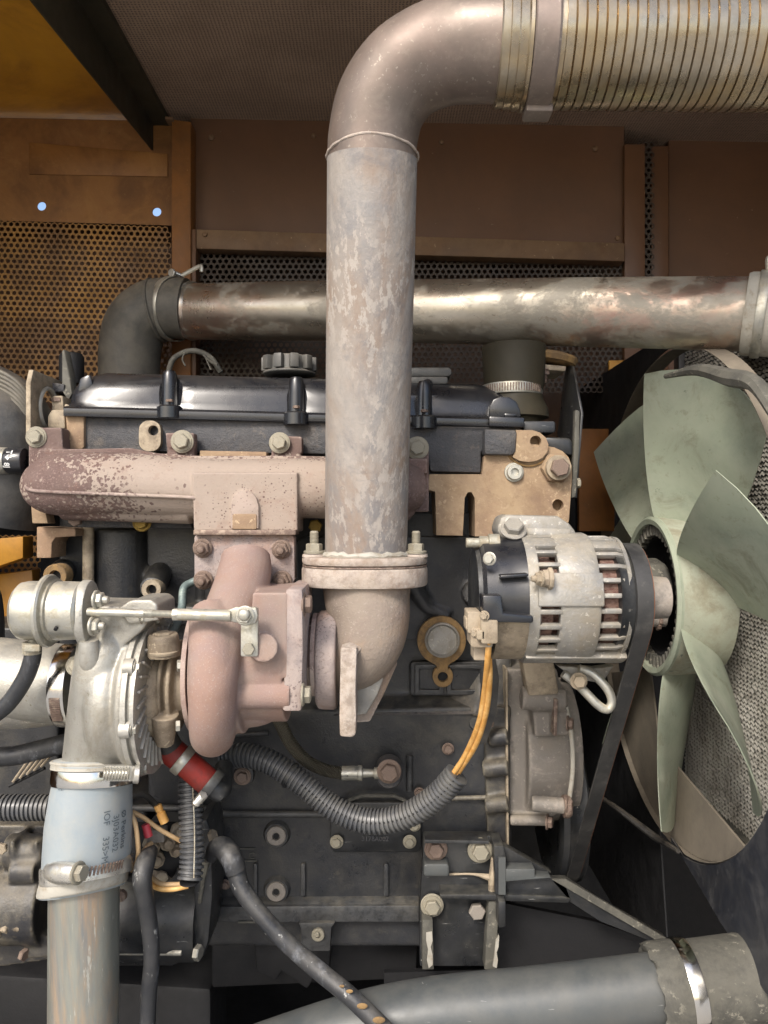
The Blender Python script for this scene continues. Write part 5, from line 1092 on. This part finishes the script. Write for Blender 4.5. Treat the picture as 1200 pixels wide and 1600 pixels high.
# slotted adjusting link under the alternator
t = thing('adjuster_link', 'worn steel slotted adjuster link under the alternator', 'link', P(930, 1110, -.12))
b = B(); pa = [P(880, 1052, -.14), P(905, 1072, -.14), P(935, 1102, -.145), P(950, 1108, -.145), (P(956, 1095, -.145)), P(948, 1075, -.145), P(925, 1052, -.14), P(905, 1045, -.14)]
b.sweep(pa, .0062, 12, 5); obj('loop', b, 'steel', t)
bolt2(t, 904, 1064, -.15, 10, kind='hex', m='brown'); obj('arm', B().prism([(870, 1040), (930, 1044), (960, 1040), (942, 1068), (900, 1062)], -.12, -.10), 'aludirty', t, bevel=.003)

# ================================================================ timing case and water pump on the right end of the block
t = thing('timing_case', 'flaked brown grey timing case with lugs between the block and the crank pulley', 'timing case', P(840, 1290, .15))
v = B(); yt = .10
v.pr([P(792, 1045, yt), P(870, 1045, yt), P(884, 1100, yt), P(894, 1160, yt), (P(893, 1230, yt)), P(880, 1268, yt), P(850, 1285, yt), P(792, 1282, yt)], (0, .12, 0))
v.rev(P(806, 1165, .20), X, [(0, S(110, .2)), (S(60, .2), S(108, .2)), (S(70, .2), S(104, .2)), (S(80, .2), S(104, .2))], 48)
v.sweep([P(814, 1090, .06), P(882, 1094, .06)], S(19, .06), 24, 1)
v.pr([P(832, 1100, .06), P(868, 1102, .06), P(866, 1150, .065), P(836, 1152, .065)], (0, .06, 0))
v.sweep([P(830, 1255, .05), P(882, 1259, .045)], S(12.5, .05), 20, 1); v.sweep([P(796, 1281, .09), P(856, 1282, .09)], S(8.5, .09), 16, 1)
v.rrect(862, 1108, 890, 1150, .05, .12, 8)
obj('case_casting', v, 'timing', t, voxel=.003, smooth=4)
obj('mount_arm', B().prism([(816, 1035), (866, 1035), (874, 1085), (826, 1088)], .04, .08), 'brown', t, bevel=.004)
v = B().pr([P(890, 1100, .07), P(896, 1150, .065), P(897, 1200, .065), P(892, 1240, .07)], (0, .1, 0)) if False else B().sweep([P(884, 1104, .055), P(893, 1150, .05), P(895, 1200, .05), P(890, 1245, .055)], .004, 10, 5); obj('case_edge', v, 'siliconelip', t)
obj('lug_slot', B().prism([(866, 1092), (872, 1093), (870, 1150), (865, 1150)], .035, .06), 'boltdark', t, bevel=.001)
for x, y, yy in ((886, 1258, .035), (887, 1130, .045), (855, 1284, .07)): bolt2(t, x, y, yy, 9, ax=(1, -.4, 0), kind='hex', m='boltdark')
obj('lug_nut_rim', B().rev(P(880, 1260, .045), X, [(0, S(17, .04)), (.006, S(18, .04)), (.012, S(15, .04))], 20), 'boltdark', t)
obj('joint_line', B().prism([(790, 1045), (793, 1045), (795, 1330), (792, 1330)], .08, .13), 'brown', t)
obj('back_column', B().prism([(766, 1040), (790, 1040), (792, 1110), (796, 1330), (760, 1330)], .12, .2), 'blockdust', t, bevel=.004)
tagit(obj('torn_tape', B().pr([P(757, 1004, .0), P(772, 1016, .0), P(780, 1060, .03), P(776, 1110, .05), P(760, 1160, .06), P(742, 1166, .06), P(748, 1120, .05), P(752, 1060, .02)], (0, .002, 0)), 'rubber', bevel=0), 'torn black tape flap behind the two orange wires', 'tape')

# ================================================================ engine mount bracket lower right
t = thing('engine_mount', 'black welded engine mount bracket with big bolts and a diagonal brace', 'engine mount', P(740, 1510, .03))
ym = .04
obj('back_plate', B().prism([(662, 1306), (772, 1306), (782, 1320), (782, 1420), (760, 1510), (656, 1510), (656, 1420)], ym+.02, ym+.04), 'paintedblack', t, bevel=.002)
obj('top_edge', B().prism([(664, 1312), (764, 1314), (764, 1319), (664, 1318)], ym+.0, ym+.03), 'block', t, bevel=.001)
obj('shelf', B().prism([(688, 1398), (786, 1398), (880, 1402), (892, 1405), (888, 1411), (790, 1408), (688, 1404)], ym-.014, ym+.03), 'paintedblack', t, bevel=.001)
obj('shelf_front', B().prism([(786, 1350), (850, 1368), (882, 1378), (892, 1404), (786, 1399)], ym-.01, ym+.0), 'paintedblack', t, bevel=.001)
obj('upright', B().prism([(772, 1322), (787, 1322), (790, 1340), (790, 1398), (774, 1398)], ym-.022, ym+.03), 'paintedblack', t, bevel=.001)
obj('upright_edge', B().prism([(779, 1340), (790, 1340), (790, 1398), (779, 1398)], ym-.026, ym-.022), 'bluepipe', t)
obj('web_plate', B().prism([(787, 1322), (862, 1364), (790, 1364), (787, 1350)], ym-.0, ym+.02), 'paintedblack', t, bevel=.001)
obj('web_tongue', B().prism([(790, 1358), (836, 1358), (836, 1370), (862, 1372), (790, 1378)], ym-.025, ym), 'bluepipe', t, bevel=.003)
obj('brace', B().prism([(862, 1376), (886, 1376), (930, 1405), (1042, 1468), (1030, 1476), (938, 1440), (892, 1410)], ym-.01, ym+.01), 'paintedblack', t, bevel=.001)
obj('brace_edge', B().pr([P(862, 1374, ym-.012), P(884, 1374, ym-.012), P(1044, 1468, ym-.02), P(1032, 1473, ym-.02)], (0, .004, 0)), 'greycuff', t)
obj('wear_pad', B().rrect(662, 1350, 702, 1370, ym-.005, ym+.03, 5), 'bluepipe', t, bevel=.003)
obj('left_leg', B().prism([(660, 1438), (676, 1438), (678, 1515), (660, 1515)], ym-.01, ym+.02), 'greycuff', t, bevel=.001)
obj('left_leg_edge', B().prism([(666, 1458), (675, 1456), (676, 1470), (673, 1480), (676, 1492), (676, 1508), (670, 1513), (667, 1500), (669, 1484), (666, 1470)], ym-.012, ym-.01), 'siliconelip', t)
obj('right_leg', B().prism([(764, 1408), (780, 1408), (774, 1515), (757, 1515)], ym-.008, ym+.02), 'greycuff', t, bevel=.001)
obj('right_tab', B().prism([(779, 1409), (790, 1409), (790, 1448), (779, 1450)], ym-.04, ym), 'paintedblack', t, bevel=.001)
obj('right_leg_edge', B().prism([(775, 1470), (780, 1464), (779, 1480), (776, 1488), (778, 1500), (776, 1513), (770, 1510), (773, 1492)], ym-.012, ym), 'siliconelip', t)
obj('weld_dust', B().sweep([P(702, 1366, ym+.015), P(740, 1366, ym+.014), P(770, 1372, ym)], [.002, .002, .006], 8, 4).sweep([P(770, 1340, ym), P(770, 1372, ym), P(768, 1395, ym)], [.003, .007, .005], 8, 4), 'brown', t)
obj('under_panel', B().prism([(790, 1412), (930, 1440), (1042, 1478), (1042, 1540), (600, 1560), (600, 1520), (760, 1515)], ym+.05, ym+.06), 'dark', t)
for x, y, rr, kk_, m_ in ((681, 1326, 12, 'washer', 'boltdark'), (750, 1328, 13, 'washer', 'bolt'), (675, 1414, 12, 'washer', 'bolt'), (745, 1422, 13, 'hexflat', 'timing')): bolt2(t, x, y, ym+.012, rr, kind=kk_, m=m_, spin=.1)

# ================================================================ starter motor, lower left
t = thing('starter_motor', 'black starter motor with solenoid and through bolt, lower left', 'starter motor', P(250, 1500, 0))
ys = -.01
obj('motor_body', B().rev(P(180, 1430, ys+.04), X, [(0, S(66, ys)), (.01, S(70, ys)), (.10, S(70, ys)), (.11, S(66, ys)), (.14, S(66, ys))], 56), 'paintedblack', t)
obj('end_plate', B().prism([(304, 1290), (322, 1280), (330, 1300), (332, 1400), (326, 1470), (318, 1496), (282, 1497), (282, 1470), (302, 1440)], ys-.01, ys+.08), 'paintedblack', t, bevel=.004)
obj('solenoid', B().rev(P(200, 1330, ys+.03), X, [(0, S(40, ys)), (S(8, ys), S(44, ys)), (S(90, ys), S(44, ys)), (S(100, ys), S(38, ys))], 40), 'dark', t)
obj('through_rod', B().cyl(P(182, 1487, ys-.02), P(284, 1488, ys-.02), S(5, ys)), 'steel', t)
bolt2(t, 306, 1488, ys-.025, 12, ax=(1, -.3, 0), kind='hexflat', m='steel'); bolt2(t, 325, 1431, ys, 7, ax=(1, -.3, 0), kind='hexflat', m='steel'); bolt2(t, 330, 1307, ys-.02, 10, kind='hexflat', m='brown', ax=(1, -.3, .4))
obj('drain_screw', B().rev(P(190, 1398, ys-.04), -Y, [(0, S(9, ys)), (.006, S(8, ys))], 18), 'boltdark', t)
for (x, y, r_, yy) in ((238, 1322, 14, -.04), (262, 1318, 12, -.05), (245, 1344, 13, -.035), (275, 1330, 10, -.04), (252, 1370, 18, -.02), (280, 1300, 12, -.01)): obj('terminal_stud', B().rev(P(x, y, yy), Vector((.4, -1, .2)), [(-.02, S(r_, yy)), (0, S(r_, yy)), (.002, S(r_*.6, yy)), (.012, S(r_*.55, yy))], 8), 'brown', t, bevel=.001)
obj('terminal_cover', B().obox(P(246, 1303, -.06), Vector((1, 0, .05)), Y, Z, .026, .02, .020), 'timing', t, bevel=.003)
obj('cable_guard', B().tor(P(250, 1352, -.03), -Y, S(34, -.03), S(7, -.03), 30, 10, PI*1.1, PI*1.95), 'rubber', t)
obj('tie_bar', B().sweep([P(322, 1345, ys-.02), P(318, 1370, ys-.02), P(312, 1410, ys-.01)], [.007, .004, .003], 8, 3), 'greycuff', t)
# flywheel housing, far left
t = thing('flywheel_housing', 'dark dusty ribbed bell housing at the lower left edge', 'housing', P(30, 1540, .1))
v = B(); v.sweep([P(12, 1330, .02), P(75, 1330, .02)], S(26, .02), 24, 1); v.prism([(-60, 1290), (80, 1290), (80, 1500), (-60, 1520)], .05, .3); v.sweep([P(-40, 1410, .03), P(78, 1410, .03)], S(60, .03), 32, 1)
v.prism([(36, 1468), (76, 1462), (78, 1496), (40, 1500)], .0, .1); v.sweep([P(20, 1360, .0), P(60, 1360, .0)], S(20, 0), 20, 1); v.prism([(14, 1315), (22, 1315), (22, 1400), (14, 1400)], -.01, .1); v.prism([(52, 1315), (58, 1315), (58, 1400), (52, 1400)], -.005, .1)
obj('housing_casting', v, 'blockdust', t, voxel=.0035, smooth=4)
bolt2(t, 4, 1446, -.02, 12, ax=(1, -.2, 0), kind='longstud', m='brown'); bolt2(t, 36, 1490, -.0, 10, kind='hexflat', m='boltdark', ax=(1, -.5, -.2)); bolt2(t, 4, 1325, .0, 9, kind='hexflat', m='brown')

# dark mass behind things low left, and lower frame
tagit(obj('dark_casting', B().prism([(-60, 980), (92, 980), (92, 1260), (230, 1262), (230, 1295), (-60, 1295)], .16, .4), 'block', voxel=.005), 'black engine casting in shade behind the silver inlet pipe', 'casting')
t = thing('breather_grille', 'small row of slanting brown fins in the shade below the inlet pipe', 'grille', P(45, 1222, .07))
for i in range(5): obj('fin', B().sweep([P(20+i*11, 1222-i*6, .06), P(44+i*9, 1188-i*2, .06)], .0022, 6, 1), 'brown', t)
obj('grille_bar', B().sweep([P(14, 1228, .066), P(70, 1200, .066)], .003, 6, 1), 'dark', t)
tagit(obj('oil_pan_rear', B().prism([(-60, 1520), (330, 1545), (330, 1700), (-60, 1700)], .25, .4), 'dark', bevel=.01), 'dark casting at the bottom left edge', 'casting')

# ================================================================ cables, looms and wires
t = thing('wiring_loom', 'thick black corrugated loom curving across below the turbo', 'conduit', P(590, 1290, -.02))
lp = [P(350, 1186, .02), P(380, 1180, .01), P(420, 1190, 0), P(470, 1222, -.01), P(520, 1262, -.02), P(575, 1283, -.03), P(630, 1276, -.04), P(680, 1246, -.05), P(716, 1208, -.06)]
obj('conduit', B().corr(lp, S(19.5, -.02), .0068, .0032, 24), 'loom', t, ang=50)
obj('split_seam', B().sweep([p+Vector((0, -.0165, .004)) for p in lp[3:]], .0012, 6, 6), 'dark', t)
t = thing('wiring_loom', 'dark corrugated loom running in from the left edge behind the pale hose', 'conduit', P(40, 1280, -.02))
obj('conduit', B().corr([P(-30, 1262, -.03), P(40, 1262, -.03), P(110, 1262, -.03)], S(20, -.03), .0066, .0032, 24), 'loom', t, ang=50)
t = thing('wiring_loom', 'short upright corrugated loom with open end beside the starter', 'conduit', P(300, 1390, -.1))
obj('conduit', B().corr([P(300, 1188, -.07), P(297, 1230, -.08), P(299, 1300, -.1), P(300, 1345, -.11), P(296, 1378, -.12)], S(19, -.1), .0072, .0034, 24), 'loom', t, ang=50)
obj('split_seam', B().sweep([P(301, 1225, -.098), P(304, 1300, -.117), P(303, 1372, -.1375)], .001, 6, 4), 'bolt', t)
obj('open_end', B().rev(P(296, 1379, -.12), Z, [(0, .0135), (.002, .0135)], 24), 'dark', t)

t = thing('alternator_wires', 'pair of dirty orange wires dropping from the alternator into the thick loom', 'wires', P(735, 1210, -.1))
obj('wire', B().sweep([P(764, 996, -.24), P(762, 1030, -.225), P(757, 1080, -.18), P(748, 1130, -.14), P(728, 1178, -.09), P(706, 1212, -.06)], S(4.6, -.15), 12, 8), 'orange', t)
obj('wire', B().sweep([P(764, 1030, -.22), P(765, 1060, -.2), P(760, 1110, -.16), P(745, 1160, -.115), P(722, 1198, -.07), P(708, 1218, -.055)], S(4.6, -.15), 12, 8), 'orange', t)
obj('cable_tie', B().rev(P(745, 1131, -.118), P(728, 1178, -.09)-P(748, 1130, -.14), [(0, .0105), (.004, .0105)], 16), 'paintedblack', t)
obj('ring_terminal', B().rev(P(764, 994, -.243), -Y, [(0, .0075), (.003, .0075)], 16), 'steel', t)
for o_, pp_ in ((bpy.data.objects['wiring_loom'], (P(452, 1210, -.005), P(470, 1222, -.01))),):
    obj('cable_tie', B().rev(pp_[0], pp_[1]-pp_[0], [(0, S(21, -.01)), (.005, S(21, -.01))], 24), 'paintedblack', o_)
t = thing('starter_wires', 'cream wires with yellow and pink crimp sleeves beside the pale hose', 'wires', P(240, 1390, -.1))
for pts, m_, rr in (([(204, 1268, -.13), (212, 1290, -.14), (216, 1325, -.14), (214, 1345, -.13), (206, 1360, -.12)], 'cream', 3.6),
                    ([(206, 1268, -.12), (225, 1278, -.11), (250, 1296, -.1), (282, 1314, -.09)], 'cream', 3.6),
                    ([(236, 1318, -.1), (226, 1328, -.12), (216, 1350, -.13), (212, 1362, -.12)], 'cream', 4.2),
                    ([(234, 1368, -.1), (250, 1380, -.12), (270, 1382, -.12), (296, 1380, -.115)], 'cream', 3.6),
                    ([(232, 1378, -.1), (248, 1388, -.12), (270, 1389, -.12), (294, 1384, -.115)], 'orange', 4.2),
                    ([(208, 1244, -.02), (225, 1242, -.05), (240, 1254, -.08), (248, 1264, -.1)], 'rubber', 5)):
    obj('wire', B().sweep([P(*p) for p in pts], S(rr, -.1), 10, 7), m_, t)
obj('crimp_sleeve', B().rev(P(246, 1258, -.1), P(258, 1286, -.1)-P(246, 1258, -.1), [(0, .0055), (.008, .0055), (.01, .0045), (.012, .0065), (.027, .0065), (.028, .004)], 14), 'orange', t)
obj('crimp_sleeve', B().rev(P(227, 1288, -.11), P(232, 1306, -.11)-P(227, 1288, -.11), [(0, .0055), (.018, .006)], 14), 'pink', t)
obj('tape_wrap', B().sweep([P(204, 1368, -.12), P(216, 1366, -.13), P(208, 1376, -.13)], .004, 8, 4), 'rubber', t)
t = thing('battery_cable', 'scuffed black battery cable hanging beside the metal down pipe', 'cable', P(232, 1600, -.15))
obj('cable', B().sweep([P(236, 1330, -.1), P(228, 1345, -.14), P(222, 1372, -.155), P(226, 1400, -.155), P(234, 1450, -.15), P(237, 1500, -.15), P(232, 1560, -.15), P(228, 1660, -.15)], [S(r, -.15) for r in (11, 15, 15, 13.5, 13, 12.5, 12.5, 12.5)], 24, 8), 'cable', t)
t = thing('battery_cable', 'thick black cable with worn boot crossing diagonally to the bottom centre', 'cable', P(420, 1500, -.12))
obj('cable', B().sweep([P(340, 1330, -.08), P(352, 1332, -.09), P(366, 1350, -.1), P(376, 1385, -.11), P(400, 1420, -.12), P(440, 1465, -.13), P(490, 1510, -.14), P(545, 1555, -.16), P(600, 1608, -.18), P(650, 1660, -.2)], [S(r, -.12) for r in (10, 15, 15, 14.5, 13.5, 13.5, 13.5, 13.5, 13.5, 13.5)], 24, 8), 'cable', t)
obj('boot', B().sweep([P(330, 1340, -.07), P(336, 1325, -.08), P(350, 1325, -.09), P(362, 1342, -.105), P(369, 1362, -.108)], [S(r, -.1) for r in (10, 13, 17, 17, 16)], 20, 5), 'cable', t)
for x, y, yy, r_ in ((546, 1549, -.1615, 4), (566, 1572, -.170, 6), (592, 1594, -.179, 7), (534, 1541, -.157, 3)):
    obj('rust_patch', B().sph(P(x, y, yy-.0118), S(r_, -.17), 12, (1.4, .25, .8)), 'tangasket', t)
t = thing('coolant_hose', 'black dusty hose entering from the left edge below the inlet pipe', 'hose', P(50, 1180, -.05))
obj('hose', B().sweep([P(-40, 1184, -.04), P(20, 1181, -.05), P(60, 1172, -.05), P(120, 1158, -.05), P(180, 1150, 0)], S(15, -.05), 24, 6), 'cable', t)
# dark panel at far left edge
tagit(obj('left_drum', B().rev(P(-62, 1010, -.05), Vector((1, .35, 0)), [(0, .09), (.03, .095), (.05, .085), (.055, .03)], 40), 'rubber'), 'black rounded housing at the left edge beside the wastegate canister', 'housing')
